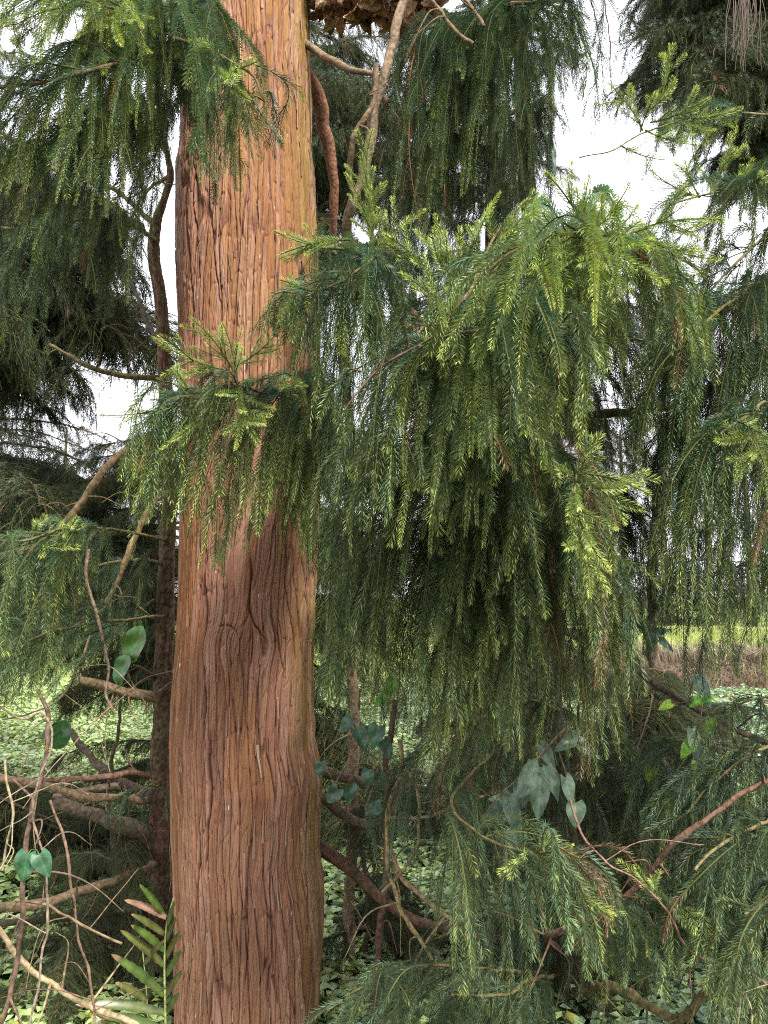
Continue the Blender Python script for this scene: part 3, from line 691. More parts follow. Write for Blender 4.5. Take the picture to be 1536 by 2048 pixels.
for (pth, bot, n, tip, tone) in T:
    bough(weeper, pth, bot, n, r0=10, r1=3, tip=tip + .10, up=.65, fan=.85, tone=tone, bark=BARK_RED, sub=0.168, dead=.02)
# front node with a sunlit fan of three shoots
bough(weeper, [(1110, 1080, 3.0), (1140, 1010, 2.2), (1155, 955, 1.45), (1150, 975, 1.4), (1148, 990, 1.38)],
      [(1130, 1180), (1160, 1160), (1185, 1190), (1215, 1145)], 9, r0=8, r1=3, tip=.6, up=.4, tone=.75,
      ups=[((1155, 955, 1.42), (1205, 868, 1.4)), ((1160, 950, 1.42), (1290, 1020, 1.36)), ((1160, 945, 1.42), (1300, 990, 1.4)), ((1150, 965, 1.42), (1138, 1030, 1.36)),
           ((1140, 1040, 1.4), (1180, 1195, 1.3)), ((1150, 1000, 1.4), (1218, 1140, 1.32)), ((1150, 960, 1.42), (1090, 930, 1.4))])
# lower right boughs
bough(weeper, [(1110, 1560, 3.0), (1010, 1500, 2.6), (905, 1600, 2.0), (960, 1665, 1.85), (1020, 1695, 1.8), (1075, 1705, 1.75), (1120, 1700, 1.72)],
      [(880, 1960), (940, 2080), (1020, 2060), (1100, 2040), (1170, 1960), (1235, 1850)], 52, r0=10, r1=4, tip=.22, up=.6, tone=.5, fan=.85, sub=0.154,
      ups=[((1075, 1705, 1.75), (1095, 1665, 1.72)), ((1080, 1705, 1.75), (1145, 1690, 1.7)), ((1070, 1710, 1.75), (1010, 1740, 1.7)), ((1080, 1710, 1.75), (1230, 1830, 1.65))])
bough(weeper, [(1120, 1800, 3.0), (1200, 1790, 2.4), (1290, 1800, 2.0), (1340, 1805, 1.95), (1380, 1830, 1.9)], [(1200, 1950), (1260, 1990), (1330, 1960), (1400, 1900)], 26, r0=9, r1=4, tip=.25, tone=.5, up=.6,
      ups=[((1340, 1805, 1.95), (1270, 1730, 1.9)), ((1340, 1805, 1.95), (1400, 1850, 1.85))])
bough(weeper, [(1120, 1950, 3.0), (980, 1940, 2.5), (860, 1930, 2.1), (760, 1960, 2.0), (700, 1990, 2.0)], [(660, 2120), (760, 2150), (860, 2160), (960, 2160)], 40, r0=10, r1=4, tip=.15, tone=.45, up=.7)
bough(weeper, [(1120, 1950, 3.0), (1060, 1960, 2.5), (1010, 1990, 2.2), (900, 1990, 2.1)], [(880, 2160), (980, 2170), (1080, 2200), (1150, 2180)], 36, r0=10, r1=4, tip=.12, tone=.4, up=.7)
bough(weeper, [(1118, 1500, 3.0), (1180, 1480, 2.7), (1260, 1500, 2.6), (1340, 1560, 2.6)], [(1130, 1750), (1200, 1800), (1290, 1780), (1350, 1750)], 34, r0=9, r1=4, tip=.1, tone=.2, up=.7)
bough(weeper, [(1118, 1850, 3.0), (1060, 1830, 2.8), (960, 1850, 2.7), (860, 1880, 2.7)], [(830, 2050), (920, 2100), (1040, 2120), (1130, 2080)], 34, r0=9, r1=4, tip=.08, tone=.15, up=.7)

# ================================================================== RIGHT-EDGE CEDAR (its trunk stands outside the frame)
right = thing('cedar_tree', 'cedar whose boughs reach in from the right edge', 'tree', (1.88, 2.54, 0))
wd = Wood(); wd.tube(np.array([[1.90, 2.55, 0], [1.90, 2.53, 1.0], [1.82, 2.54, 1.9], [1.86, 2.54, 3.0], [1.96, 2.56, 5.0]]), .14, .07, BARK_RED, sides=16, wob=.012); wd.build('trunk', M_WOOD, right)
def rb(path, *a, **k):
    a = list(a); a[0] = list(a[0]) + [(1780, a[0][-1][1] - 60)]; a[1] = int(a[1] * 1.4); bough(right, path, *a, **k)
RX = lambda py: (1870, py, 2.5)
rb([RX(560), (1560, 560, 2.1), (1470, 600, 1.95), (1400, 660, 1.9), (1330, 740, 1.9)], [(1260, 900), (1320, 1050), (1400, 1150), (1480, 1180), (1560, 1150)], 54, r0=16, r1=5, tip=.2, tone=.35, up=.65)
rb([RX(820), (1580, 800, 2.0), (1500, 830, 1.85), (1430, 880, 1.8), (1400, 930, 1.8)], [(1320, 1230), (1400, 1330), (1470, 1320), (1540, 1340), (1600, 1320)], 50, r0=13, r1=5, tip=.35, tone=.5, up=.65,
   ups=[((1500, 870, 1.8), (1430, 880, 1.75)), ((1520, 900, 1.75), (1470, 960, 1.7)), ((1470, 840, 1.82), (1560, 900, 1.75)), ((1560, 880, 1.8), (1600, 980, 1.7)), ((1500, 860, 1.8), (1540, 1010, 1.7))])
rb([RX(700), (1590, 690, 2.2), (1480, 740, 2.15), (1380, 830, 2.15), (1320, 920, 2.15)], [(1260, 1150), (1310, 1290), (1390, 1280), (1480, 1260), (1560, 1280)], 50, r0=13, r1=5, tip=.12, tone=.2, up=.65)
rb([RX(420), (1600, 440, 2.2), (1520, 480, 2.1), (1440, 560, 2.05), (1400, 620, 2.05)], [(1340, 760), (1400, 850), (1480, 880), (1560, 880)], 34, r0=12, r1=4, tip=.2, tone=.4, up=.6)
rb([RX(300), (1600, 330, 2.2), (1500, 370, 2.05), (1420, 390, 2.0), (1330, 410, 2.0)], [(1320, 520), (1380, 560), (1450, 590), (1560, 600)], 24, r0=9, r1=3, tip=.35, tone=.4, up=.7,
   ups=[((1400, 395, 2.0), (1370, 320, 1.98)), ((1420, 390, 2.0), (1460, 265, 1.98)), ((1450, 385, 2.0), (1500, 330, 1.98)), ((1400, 395, 2.0), (1300, 340, 2.0)), ((1440, 320, 2.0), (1490, 290, 1.98)), ((1500, 370, 2.05), (1540, 340, 2.0))])
# thin feathery branch reaching across the bright sky
rb([RX(250), (1600, 235, 2.3), (1480, 225, 2.15), (1380, 238, 2.1), (1290, 265, 2.05), (1225, 300, 2.0), (1160, 315, 2.0)], [(1190, 400), (1260, 380), (1340, 360), (1450, 330)], 12, r0=8, r1=2.5, tip=.35, tone=.5, up=.6, sub=0.065,
   ups=[((1280, 265, 2.05), (1325, 175, 2.02)), ((1322, 185, 2.02), (1338, 88, 2.0)), ((1318, 200, 2.02), (1352, 160, 2.0)), ((1285, 262, 2.05), (1215, 165, 2.05)), ((1300, 245, 2.05), (1420, 195, 2.0)),
        ((1290, 260, 2.05), (1395, 290, 2.0)), ((1240, 290, 2.02), (1330, 320, 2.0)), ((1380, 238, 2.1), (1485, 215, 2.05)), ((1350, 240, 2.08), (1430, 260, 2.05))])
rb([RX(1600), (1600, 1630, 2.2), (1500, 1660, 2.0), (1430, 1700, 1.9), (1390, 1740, 1.85)], [(1340, 1920), (1390, 2010), (1450, 2100), (1560, 2120)], 50, r0=13, r1=5, tip=.2, tone=.45, up=.6, sub=0.168)
rb([RX(1700), (1600, 1760, 2.0), (1540, 1800, 1.85), (1490, 1830, 1.8)], [(1430, 2060), (1480, 2120), (1560, 2150)], 34, r0=13, r1=5, tip=.35, tone=.5, up=.6)
rb([RX(1450), (1600, 1480, 2.4), (1520, 1500, 2.3), (1430, 1560, 2.3), (1360, 1640, 2.3)], [(1300, 1760), (1380, 1830), (1460, 1820), (1560, 1800)], 34, r0=10, r1=4, tip=.12, tone=.3, up=.6)
rb([RX(1380), (1600, 1390, 2.5), (1500, 1400, 2.45), (1440, 1430, 2.45)], [(1420, 1520), (1480, 1560), (1560, 1560)], 12, r0=7, r1=3, tip=.2, tone=.5, up=.6)

rb([RX(1150), (1590, 1140, 2.3), (1500, 1130, 2.2), (1420, 1150, 2.2), (1340, 1180, 2.2)], [(1290, 1330), (1360, 1400), (1440, 1380), (1560, 1370)], 22, r0=8, r1=3, tip=.2, tone=.35, up=.6)
rb([RX(1500), (1580, 1520, 2.5), (1460, 1500, 2.5), (1360, 1480, 2.5), (1300, 1500, 2.5)], [(1240, 1700), (1320, 1740), (1420, 1720), (1520, 1700)], 26, r0=9, r1=3, tip=.15, tone=.3, up=.6)
bough(weeper, [(1118, 1420, 3.0), (1060, 1400, 2.5), (980, 1430, 2.3), (880, 1480, 2.25), (800, 1560, 2.25)], [(740, 1720), (820, 1800), (920, 1780), (1020, 1720)], 22, r0=9, r1=3, tip=.12, tone=.25, up=.7)
# ================================================================== SLIM TREE LEFT OF THE BIG TRUNK
slim = thing('cedar_tree', 'slim dark trunk with bare side limbs, left of the thick trunk', 'tree', tuple(np.r_[P(322, 2000, 3.15)[:2], 0]))
wd = Wood(); Ys = 3.15
sp_ = [(316, -120, 6), (312, 0, 7), (316, 120, 8), (318, 230, 10), (335, 310, 12), (341, 355, 16), (328, 400, 16), (311, 450, 22), (308, 520, 25), (322, 600, 26), (328, 700, 27), (332, 800, 29), (336, 900, 30),
       (342, 980, 31), (336, 1060, 31), (332, 1150, 33), (330, 1260, 35), (327, 1360, 37), (325, 1460, 38), (322, 1560, 40), (320, 1660, 42), (320, 1780, 44), (322, 1900, 46), (324, 2048, 48), (324, 2140, 50)]
pth = np.array([np.r_[P(a, b_, Ys), W(c, Ys) / 2] for a, b_, c in sp_])
q = spline(pth, 420)
V, F = tube_arrays(q[:, :3], q[:, 3] * 1.02, 40, .10, 5)
nn = len(q); zz = np.repeat(q[:, 2], 40); aa = np.tile(np.arange(40) * .157, nn)
e, c = voro(aa * 2.2, zz / .06, 8); e2, c2 = voro(aa * 5, zz / .02, 9)
tt = sstep(.4, .65, fbm(aa * .8, zz / .25, 12))[:, None]
colr = np.array([.115, .080, .050]) * (1 - tt) + np.array([.20, .105, .075]) * tt
colr = colr * (.45 + .55 * sstep(0, .25, e)[:, None]) * (.65 + .5 * c2[:, None])
mo = sstep(.55, .7, fbm(aa, zz / .15, 14))[:, None] * .5; colr = colr * (1 - mo) + np.array([.11, .10, .045]) * mo
nrm = norm(V - np.repeat(q[:, :3], 40, 0)); V = V - nrm * (.003 * (1 - sstep(0, .25, e)) + .002 * c2)[:, None]
link('trunk', rawmesh('trunk', V, F, colr, smooth=True), M_WOOD, slim)
for pts, a, b_, col in [
    ([(322, 758, 3.15), (285, 756, 3.1), (235, 750, 3.05), (185, 738, 3.0), (140, 712, 3.0), (100, 690, 3.0)], 13, 6, BARK_OLIVE),
    ([(330, 858, 3.15), (312, 868, 3.0), (265, 890, 2.85), (225, 922, 2.8), (190, 965, 2.75), (150, 1022, 2.7), (118, 1060, 2.7), (85, 1085, 2.7), (35, 1105, 2.7), (-60, 1130, 2.7)], 15, 12, (.24, .17, .09)),
    ([(338, 985, 3.15), (310, 1000, 3.0), (285, 1040, 2.95), (262, 1095, 2.9), (235, 1160, 2.9), (212, 1205, 2.9)], 13, 9, (.24, .17, .09)),
    ([(322, 1402, 3.15), (300, 1392, 3.1), (250, 1385, 3.0), (205, 1372, 2.95), (158, 1362, 2.9)], 22, 15, BARK_TAN),
    ([(318, 1552, 3.15), (270, 1548, 3.1), (200, 1555, 3.0), (130, 1560, 2.95), (80, 1562, 2.9)], 13, 10, BARK_RED),
    ([(318, 1598, 3.15), (270, 1600, 3.0), (200, 1595, 2.9), (120, 1582, 2.8), (60, 1566, 2.75), (0, 1556, 2.7), (-60, 1548, 2.7)], 14, 14, BARK_TAN),
    ([(240, 1572, 3.2), (180, 1578, 3.2), (110, 1592, 3.2)], 15, 10, BARK_GREY),
    ([(316, 1690, 3.15), (290, 1672, 3.1), (240, 1648, 3.0), (170, 1625, 2.95), (105, 1608, 2.9)], 36, 20, BARK_GREY),
    ([(312, 1720, 3.15), (290, 1735, 3.0), (235, 1758, 2.9), (170, 1778, 2.8), (100, 1800, 2.75), (40, 1812, 2.7), (-50, 1812, 2.7)], 13, 17, BARK_TAN),
    ([(310, 1200, 3.15), (260, 1235, 3.1), (215, 1270, 3.1)], 8, 5, BARK_GREY),
    ([(318, 1365, 3.15), (285, 1338, 3.05), (262, 1330, 3.0)], 9, 6, BARK_DARK),
    ([(345, 980, 3.15), (352, 960, 3.2), (372, 900, 3.3)], 9, 6, BARK_RED),
    ([(318, 690, 3.15), (300, 655, 3.25), (285, 620, 3.3), (262, 560, 3.4)], 14, 6, BARK_DARK),
    ([(335, 355, 3.15), (300, 380, 3.1), (270, 420, 3.1), (250, 480, 3.1)], 8, 4, BARK_TAN),
    ([(310, 450, 3.15), (230, 380, 3.3), (130, 350, 3.4), (40, 290, 3.4), (-30, 240, 3.4)], 10, 9, BARK_OLIVE),
    ([(320, 1815, 3.15), (240, 1828, 3.1), (150, 1832, 3.1), (60, 1842, 3.1), (-40, 1850, 3.1)], 12, 14, BARK_DARK)]:
    limb(slim, pts, a, b_, col)
# leafy boughs of the slim tree: the big hanging mass at the upper left
bough(slim, [(318, 60, 3.15), (310, 60, 2.6), (340, 70, 2.0), (400, 90, 1.75), (455, 118, 1.7), (505, 150, 1.7), (530, 200, 1.7)],
      [(340, 300), (390, 330), (420, 330), (455, 380), (490, 350), (540, 310)], 30, r0=10, r1=4, tip=.22, up=.6, tone=.4, fan=.85, sub=0.140,
      label='leafy bough hanging over the top of the thick trunk',
      ups=[((455, 140, 1.7), (510, 125, 1.68)), ((430, 130, 1.7), (500, 200, 1.66)), ((440, 110, 1.7), (380, 80, 1.7))])
bough(slim, [(316, 40, 3.15), (290, 30, 2.5), (240, 20, 1.95), (160, 0, 1.8), (100, -10, 1.8), (30, 0, 1.8)],
      [(-20, 60), (40, 80), (90, 110), (140, 120), (190, 100), (240, 110), (290, 80)], 30, r0=10, r1=4, tip=.65, up=.5, tone=.8, sub=0.126,
      ups=[((240, 20, 1.9), (285, 55, 1.8)), ((200, 20, 1.9), (150, 75, 1.8)), ((240, 10, 1.9), (245, 90, 1.78))])
bough(slim, [(318, 150, 3.15), (300, 130, 2.5), (250, 125, 1.95), (180, 140, 1.8), (90, 165, 1.8), (0, 175, 1.8), (-80, 190, 1.8)],
      [(-60, 380), (20, 420), (50, 480), (100, 440), (180, 400), (240, 390), (290, 330)], 56, r0=14, r1=6, tip=.3, up=.65, tone=.5, sub=0.154, bark=BARK_RED)
bough(slim, [(330, 300, 3.15), (290, 260, 2.6), (230, 250, 2.1), (150, 270, 2.0), (60, 300, 2.0), (-60, 310, 2.0)],
      [(-60, 500), (20, 520), (110, 540), (160, 570), (210, 600), (250, 560), (290, 480)], 56, r0=12, r1=5, tip=.22, up=.65, tone=.4, sub=0.168)
bough(slim, [(318, 200, 3.15), (330, 160, 2.7), (345, 150, 2.2), (380, 160, 2.1), (430, 200, 2.05)],
      [(310, 330), (350, 320), (400, 300), (430, 330), (470, 310)], 26, r0=8, r1=4, tip=.1, up=.6, tone=.2, sub=0.154)
bough(slim, [(312, 480, 3.15), (240, 440, 2.7), (160, 440, 2.5), (60, 460, 2.5), (-60, 450, 2.5)],
      [(-60, 700), (60, 690), (140, 640), (210, 640), (250, 600), (280, 560)], 50, r0=12, r1=5, tip=.12, up=.6, tone=.25, sub=0.183)
# left edge, lower
bough(slim, [(334, 1080, 3.15), (230, 1060, 2.6), (130, 1060, 2.1), (50, 1080, 1.95), (-40, 1080, 1.9)],
      [(-60, 1330), (20, 1400), (60, 1390), (110, 1310), (150, 1220)], 34, r0=9, r1=4, tip=.3, up=.6, tone=.55, sub=0.154,
      ups=[((100, 1060, 2.1), (170, 1050, 2.05)), ((60, 1075, 2.0), (140, 1095, 1.95)), ((60, 1070, 2.0), (90, 1030, 2.0))])
bough(slim, [(330, 1230, 3.15), (250, 1240, 2.5), (120, 1260, 2.1), (20, 1290, 1.9), (-60, 1290, 1.85)],
      [(-60, 1420), (10, 1440), (50, 1440), (90, 1400)], 20, r0=8, r1=3, tip=.25, up=.6, tone=.6, sub=0.126)
bough(slim, [(330, 1130, 3.15), (280, 1120, 3.0), (200, 1130, 2.9), (110, 1160, 2.9)], [(90, 1330), (160, 1350), (220, 1330), (300, 1250)], 34, r0=8, r1=4, tip=.1, up=.7, tone=.25, sub=0.154)
bough(slim, [(322, 1560, 3.15), (300, 1570, 3.0), (270, 1590, 2.9), (250, 1600, 2.9)], [(250, 1640), (290, 1660), (310, 1640)], 7, r0=5, r1=2, tip=.15, up=.5, tone=.3, sub=0.086)

# ================================================================== TREES FARTHER OFF: shared template boughs
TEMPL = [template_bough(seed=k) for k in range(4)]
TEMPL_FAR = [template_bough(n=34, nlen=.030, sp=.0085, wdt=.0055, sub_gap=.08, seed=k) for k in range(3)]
def far_tree(label, tx, ty, h, r, targets, group=None, far=False, bark=BARK_DARK, smin=.35):
    """targets: (x0,x1,y0,y1,Y0,Y1,n) boxes of the photo where bough tips end"""
    t = thing('cedar_tree', label, 'tree', (tx, ty, 0), group)
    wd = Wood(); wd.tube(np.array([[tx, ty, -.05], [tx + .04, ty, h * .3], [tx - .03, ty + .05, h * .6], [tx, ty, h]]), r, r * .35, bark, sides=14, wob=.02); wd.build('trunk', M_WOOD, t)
    lib = TEMPL_FAR if far else TEMPL
    cnt = 0
    for (x0, x1, y0, y1, Y0, Y1, n) in targets:
        for _ in range(n):
            q = P(rng.uniform(x0, x1), rng.uniform(y0, y1), rng.uniform(Y0, Y1))
            dx, dy = q[0] - tx, q[1] - ty; d = math.hypot(dx, dy)
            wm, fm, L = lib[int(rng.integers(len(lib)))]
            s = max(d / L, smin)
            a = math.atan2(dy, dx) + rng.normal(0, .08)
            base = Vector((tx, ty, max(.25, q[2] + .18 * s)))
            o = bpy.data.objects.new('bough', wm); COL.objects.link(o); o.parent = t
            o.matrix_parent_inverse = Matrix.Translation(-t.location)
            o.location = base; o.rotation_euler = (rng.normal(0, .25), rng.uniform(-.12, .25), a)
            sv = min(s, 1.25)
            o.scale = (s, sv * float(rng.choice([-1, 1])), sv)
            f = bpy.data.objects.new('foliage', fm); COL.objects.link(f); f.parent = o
            cnt += 1
    return t

# left: dark trees behind the slim trunk
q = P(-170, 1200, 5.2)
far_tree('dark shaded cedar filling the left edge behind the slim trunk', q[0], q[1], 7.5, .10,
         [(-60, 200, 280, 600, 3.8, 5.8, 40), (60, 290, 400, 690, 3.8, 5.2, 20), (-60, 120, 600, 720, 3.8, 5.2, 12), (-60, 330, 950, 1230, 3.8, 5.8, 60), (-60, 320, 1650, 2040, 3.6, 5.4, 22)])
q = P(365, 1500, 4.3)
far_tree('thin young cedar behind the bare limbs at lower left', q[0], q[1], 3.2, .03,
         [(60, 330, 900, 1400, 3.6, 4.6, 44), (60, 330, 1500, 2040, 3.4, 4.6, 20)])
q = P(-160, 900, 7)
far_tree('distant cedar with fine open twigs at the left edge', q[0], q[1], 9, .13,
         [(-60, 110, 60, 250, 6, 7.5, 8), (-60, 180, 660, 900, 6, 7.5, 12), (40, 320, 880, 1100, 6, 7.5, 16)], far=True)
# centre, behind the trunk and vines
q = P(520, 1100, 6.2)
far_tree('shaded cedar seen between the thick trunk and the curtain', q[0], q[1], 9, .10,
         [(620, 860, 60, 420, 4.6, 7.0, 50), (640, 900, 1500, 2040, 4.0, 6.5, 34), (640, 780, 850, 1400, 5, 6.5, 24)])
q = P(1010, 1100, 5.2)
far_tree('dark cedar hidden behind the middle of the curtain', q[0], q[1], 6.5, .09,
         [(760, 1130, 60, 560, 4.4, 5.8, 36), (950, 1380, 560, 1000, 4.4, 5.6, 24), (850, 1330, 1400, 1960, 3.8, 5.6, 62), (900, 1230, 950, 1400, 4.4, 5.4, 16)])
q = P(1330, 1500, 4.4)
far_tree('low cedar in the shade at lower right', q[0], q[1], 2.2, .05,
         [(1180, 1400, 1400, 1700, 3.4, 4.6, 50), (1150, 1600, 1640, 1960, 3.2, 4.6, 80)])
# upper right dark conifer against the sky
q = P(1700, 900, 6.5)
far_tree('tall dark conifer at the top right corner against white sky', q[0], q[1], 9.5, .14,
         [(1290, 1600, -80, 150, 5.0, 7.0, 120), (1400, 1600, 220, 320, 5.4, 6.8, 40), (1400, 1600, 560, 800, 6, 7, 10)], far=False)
# far row beyond the bank
for i, (px, Y, h) in enumerate([(1250, 34, 9), (1330, 38, 10), (1420, 33, 8), (1500, 36, 11), (1600, 35, 10), (900, 40, 11), (700, 42, 10), (300, 40, 9), (120, 38, 10), (-50, 40, 9), (1080, 44, 12), (520, 45, 11)]):
    q = P(px, 1150, Y)
    t = thing('cedar_tree', 'far cedar beyond the meadow, hazy behind the foliage', 'tree', (q[0], q[1], 0), 'far trees beyond the meadow')
    wd = Wood(); wd.tube(np.array([[q[0], q[1], 0], [q[0], q[1], h * .5], [q[0], q[1], h]]), .2, .05, BARK_DARK, sides=8, n=12); wd.build('trunk', M_WOOD, t)
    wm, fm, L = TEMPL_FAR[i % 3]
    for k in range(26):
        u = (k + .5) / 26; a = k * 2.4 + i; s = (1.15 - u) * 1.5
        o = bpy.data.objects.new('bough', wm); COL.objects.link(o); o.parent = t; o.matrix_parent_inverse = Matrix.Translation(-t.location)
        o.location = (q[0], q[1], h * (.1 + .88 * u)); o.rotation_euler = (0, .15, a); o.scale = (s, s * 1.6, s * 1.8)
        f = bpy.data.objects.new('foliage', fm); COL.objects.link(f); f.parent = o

# low young cedars filling the ground level
q = P(215, 2048, 3.2)
far_tree('bushy cedar sapling behind the fern at lower left', q[0], q[1], 1.2, .015,
         [(-40, 330, 1830, 2120, 2.8, 3.6, 16), (120, 330, 1650, 1900, 2.9, 3.5, 6)], smin=.28)
q = P(720, 2048, 3.3)
far_tree('bushy cedar sapling low beside the thick trunk on its right', q[0], q[1], 1.2, .014,
         [(650, 900, 1800, 2120, 3.0, 3.8, 16), (650, 800, 1600, 1850, 3.1, 3.7, 5)], smin=.28)
q = P(1180, 2000, 3.3)
far_tree('bushy cedar sapling under the lower right boughs', q[0], q[1], 1.3, .014,
         [(960, 1420, 1850, 2120, 2.9, 3.7, 18), (1000, 1400, 1700, 1900, 3.1, 3.7, 8)], smin=.28)

# ================================================================== VINES, LEAVES, FERN
def vine(name, label, cat, stems, group=None, col=BARK_TAN):
    """stems: (points, w0, w1) in photo pixels; one thing"""
    base = P(*stems[0][0][-1]); wd = Wood()
    for s_ in stems:
        Y = np.mean([p[2] for p in s_[0]]); cc = np.array(s_[3] if len(s_) > 3 else col) * .85
        p = wd.tube(PP(s_[0]), W(s_[1], Y) / 2, W(s_[2], Y) / 2, cc, wob=.014, sides=10, lump=.34, colvar=.6)
        if s_[1] > 3.5: twigs(wd, p, W(s_[2], Y) / 2, cc, 2 + int(len(p) / 18))
    o = wd.build(name, M_WOOD); tag(o, label, cat, group); return o
vine('woody_vine', 'thick twisted woody climber rising beside the thick trunk', 'vine',
     [([(812, -20, 2.3), (795, 60, 2.3), (772, 140, 2.3), (755, 200, 2.32), (742, 260, 2.34), (728, 330, 2.36), (708, 400, 2.4), (695, 450, 2.45), (682, 540, 2.6), (690, 700, 2.9), (700, 1000, 3.1), (705, 1500, 3.2), (700, 2100, 3.2)], 17, 26, (.25, .18, .12)),
      ([(752, 130, 2.28), (748, 200, 2.28), (722, 255, 2.3), (706, 300, 2.32), (702, 350, 2.35), (712, 400, 2.38)], 11, 12, BARK_TAN)])
vine('woody_vine', 'long brown climber slanting down behind the upper foliage', 'vine',
     [([(768, 195, 3.1), (800, 260, 3.1), (830, 330, 3.1), (865, 390, 3.1), (905, 440, 3.1), (930, 520, 3.1)], 14, 11, BARK_GREY)])
vine('woody_vine', 'pair of bare stems slanting into the curtain', 'vine',
     [([(735, 440, 2.6), (765, 520, 2.55), (800, 590, 2.5), (868, 668, 2.45)], 9, 9, BARK_TAN),
      ([(775, 520, 2.6), (785, 590, 2.55), (805, 640, 2.5), (850, 672, 2.45), (880, 668, 2.45)], 12, 11, (.30, .18, .13))])
vine('bare_branch', 'short brown twig crossing high beside the foliage', 'branch', [([(862, 0, 2.3), (880, 25, 2.3), (905, 60, 2.3), (945, 90, 2.3)], 9, 7, BARK_TAN), ([(925, -10, 2.3), (945, 25, 2.3), (962, 55, 2.3)], 8, 6, BARK_TAN)])
vine('woody_vine', 'yellowish looping vine stem below the curtain', 'vine',
     [([(800, 1480, 2.4), (800, 1540, 2.4), (785, 1590, 2.38), (775, 1640, 2.36), (778, 1700, 2.34), (790, 1780, 2.34), (815, 1850, 2.34), (860, 1920, 2.34)], 9, 7, (.30, .23, .11)),
      ([(805, 1540, 2.4), (830, 1545, 2.38), (880, 1575, 2.36), (920, 1600, 2.35), (950, 1640, 2.35)], 7, 5, (.32, .24, .14)),
      ([(780, 1635, 2.36), (850, 1632, 2.34), (920, 1605, 2.33), (1000, 1580, 2.33)], 6, 4, (.33, .25, .15)),
      ([(815, 1500, 2.4), (835, 1600, 2.4), (842, 1680, 2.38), (815, 1740, 2.36), (770, 1790, 2.35)], 6, 5, (.33, .25, .13))], col=BARK_TAN)
vine('woody_vine', 'reddish upright stems behind the looping vine', 'vine',
     [([(790, 1400, 2.7), (775, 1500, 2.7), (768, 1620, 2.7), (772, 1750, 2.7), (760, 1900, 2.7), (740, 2080, 2.7)], 10, 14, BARK_RED),
      ([(775, 1680, 2.7), (810, 1760, 2.65), (870, 1820, 2.6), (900, 1840, 2.6)], 10, 7, (.3, .2, .12))])
vine('bare_branch', 'crooked bare twig hanging free left of the slim trunk', 'branch',
     [([(176, 1098, 2.2), (170, 1130, 2.2), (172, 1165, 2.2), (186, 1205, 2.2), (205, 1260, 2.2), (217, 1320, 2.2), (216, 1380, 2.2), (232, 1425, 2.2)], 7, 4, (.30, .21, .15))])
vine('woody_vine', 'tangled thin dry vines hanging at the left edge', 'vine',
     [([(-20, 1400, 1.9), (40, 1440, 1.9), (75, 1425, 1.9), (105, 1470, 1.9), (80, 1560, 1.9), (70, 1640, 1.9), (95, 1750, 1.9), (85, 1900, 1.9), (55, 2080, 1.9)], 4, 4, (.26, .2, .15)),
      ([(75, 1380, 2.0), (95, 1420, 2.0), (100, 1500, 2.0), (75, 1580, 2.0), (55, 1700, 2.0), (40, 1850, 2.0), (5, 2060, 2.0)], 8, 9, (.16, .105, .075)),
      ([(180, 1270, 2.1), (130, 1390, 2.1), (60, 1430, 2.1), (0, 1440, 2.1)], 4, 3, (.24, .18, .12)),
      ([(100, 1600, 2.1), (130, 1700, 2.1), (150, 1800, 2.1), (180, 1990, 2.1), (190, 2080, 2.1)], 5, 4, (.2, .13, .09)),
      ([(10, 1520, 1.8), (20, 1620, 1.8), (8, 1740, 1.8)], 5, 4, (.34, .27, .16)), ([(30, 1800, 2.0), (90, 1810, 2.0), (160, 1850, 2.0), (250, 1890, 2.0)], 6, 4, BARK_TAN)])
vine('bare_branch', 'pale leafless branch slanting across the lower left corner', 'branch',
     [([(-20, 1840, 2.2), (30, 1890, 2.2), (70, 1940, 2.2), (130, 1985, 2.2), (190, 2020, 2.2), (260, 2050, 2.2), (310, 2090, 2.2)], 11, 11, (.34, .26, .15))])
vine('bare_branch', 'stout broken branch leaning at lower left', 'branch', [([(140, 1460, 3.4), (175, 1505, 3.4), (205, 1535, 3.4), (240, 1560, 3.4), (300, 1590, 3.4)], 13, 20, BARK_GREY)])
vine('woody_vine', 'thin reddish vine trailing down at lower right', 'vine',
     [([(1140, 1600, 1.9), (1160, 1670, 1.9), (1210, 1720, 1.9), (1280, 1760, 1.9), (1330, 1810, 1.9), (1365, 1880, 1.9), (1400, 1920, 1.9), (1480, 1945, 1.9), (1560, 1990, 1.9)], 4, 4, (.27, .15, .11)),
      ([(1455, 1925, 1.85), (1475, 1985, 1.85), (1470, 2060, 1.85)], 4, 3, (.42, .33, .18))])
vine('dry_twig', 'sparse hanging twig strand against the bright sky', 'branch',
     [([(1205, -20, 2.2), (1212, 40, 2.2), (1218, 80, 2.2), (1222, 140, 2.2), (1224, 185, 2.2)], 3, 1.6, (.12, .09, .07)), ([(1208, 30, 2.2), (1195, 45, 2.2), (1172, 35, 2.2)], 1.6, 1, (.12, .09, .07)),
      ([(1218, 82, 2.2), (1236, 95, 2.2)], 1.8, 1, (.12, .09, .07)), ([(1190, 112, 2.2), (1206, 112, 2.2), (1222, 118, 2.2)], 1.6, 1.4, (.12, .09, .07))])
# pale dead strands hanging in the top right corner
wd = Wood()
for k in range(34):
    x = 1490 + rng.normal(0, 14); wd.tube(PP([(x, -30, 2.3), (x + rng.normal(0, 6), 40, 2.3), (x - 6 + rng.normal(0, 9), 90 + rng.uniform(-20, 60), 2.3)]), W(1.6, 2.3) / 2, W(.8, 2.3) / 2, (.16, .12, .095), sides=4, n=14, wob=.012)
tag(wd.build('dry_strands', M_DRY), 'bundle of pale dry strands hanging in the top right corner', 'dead twigs')

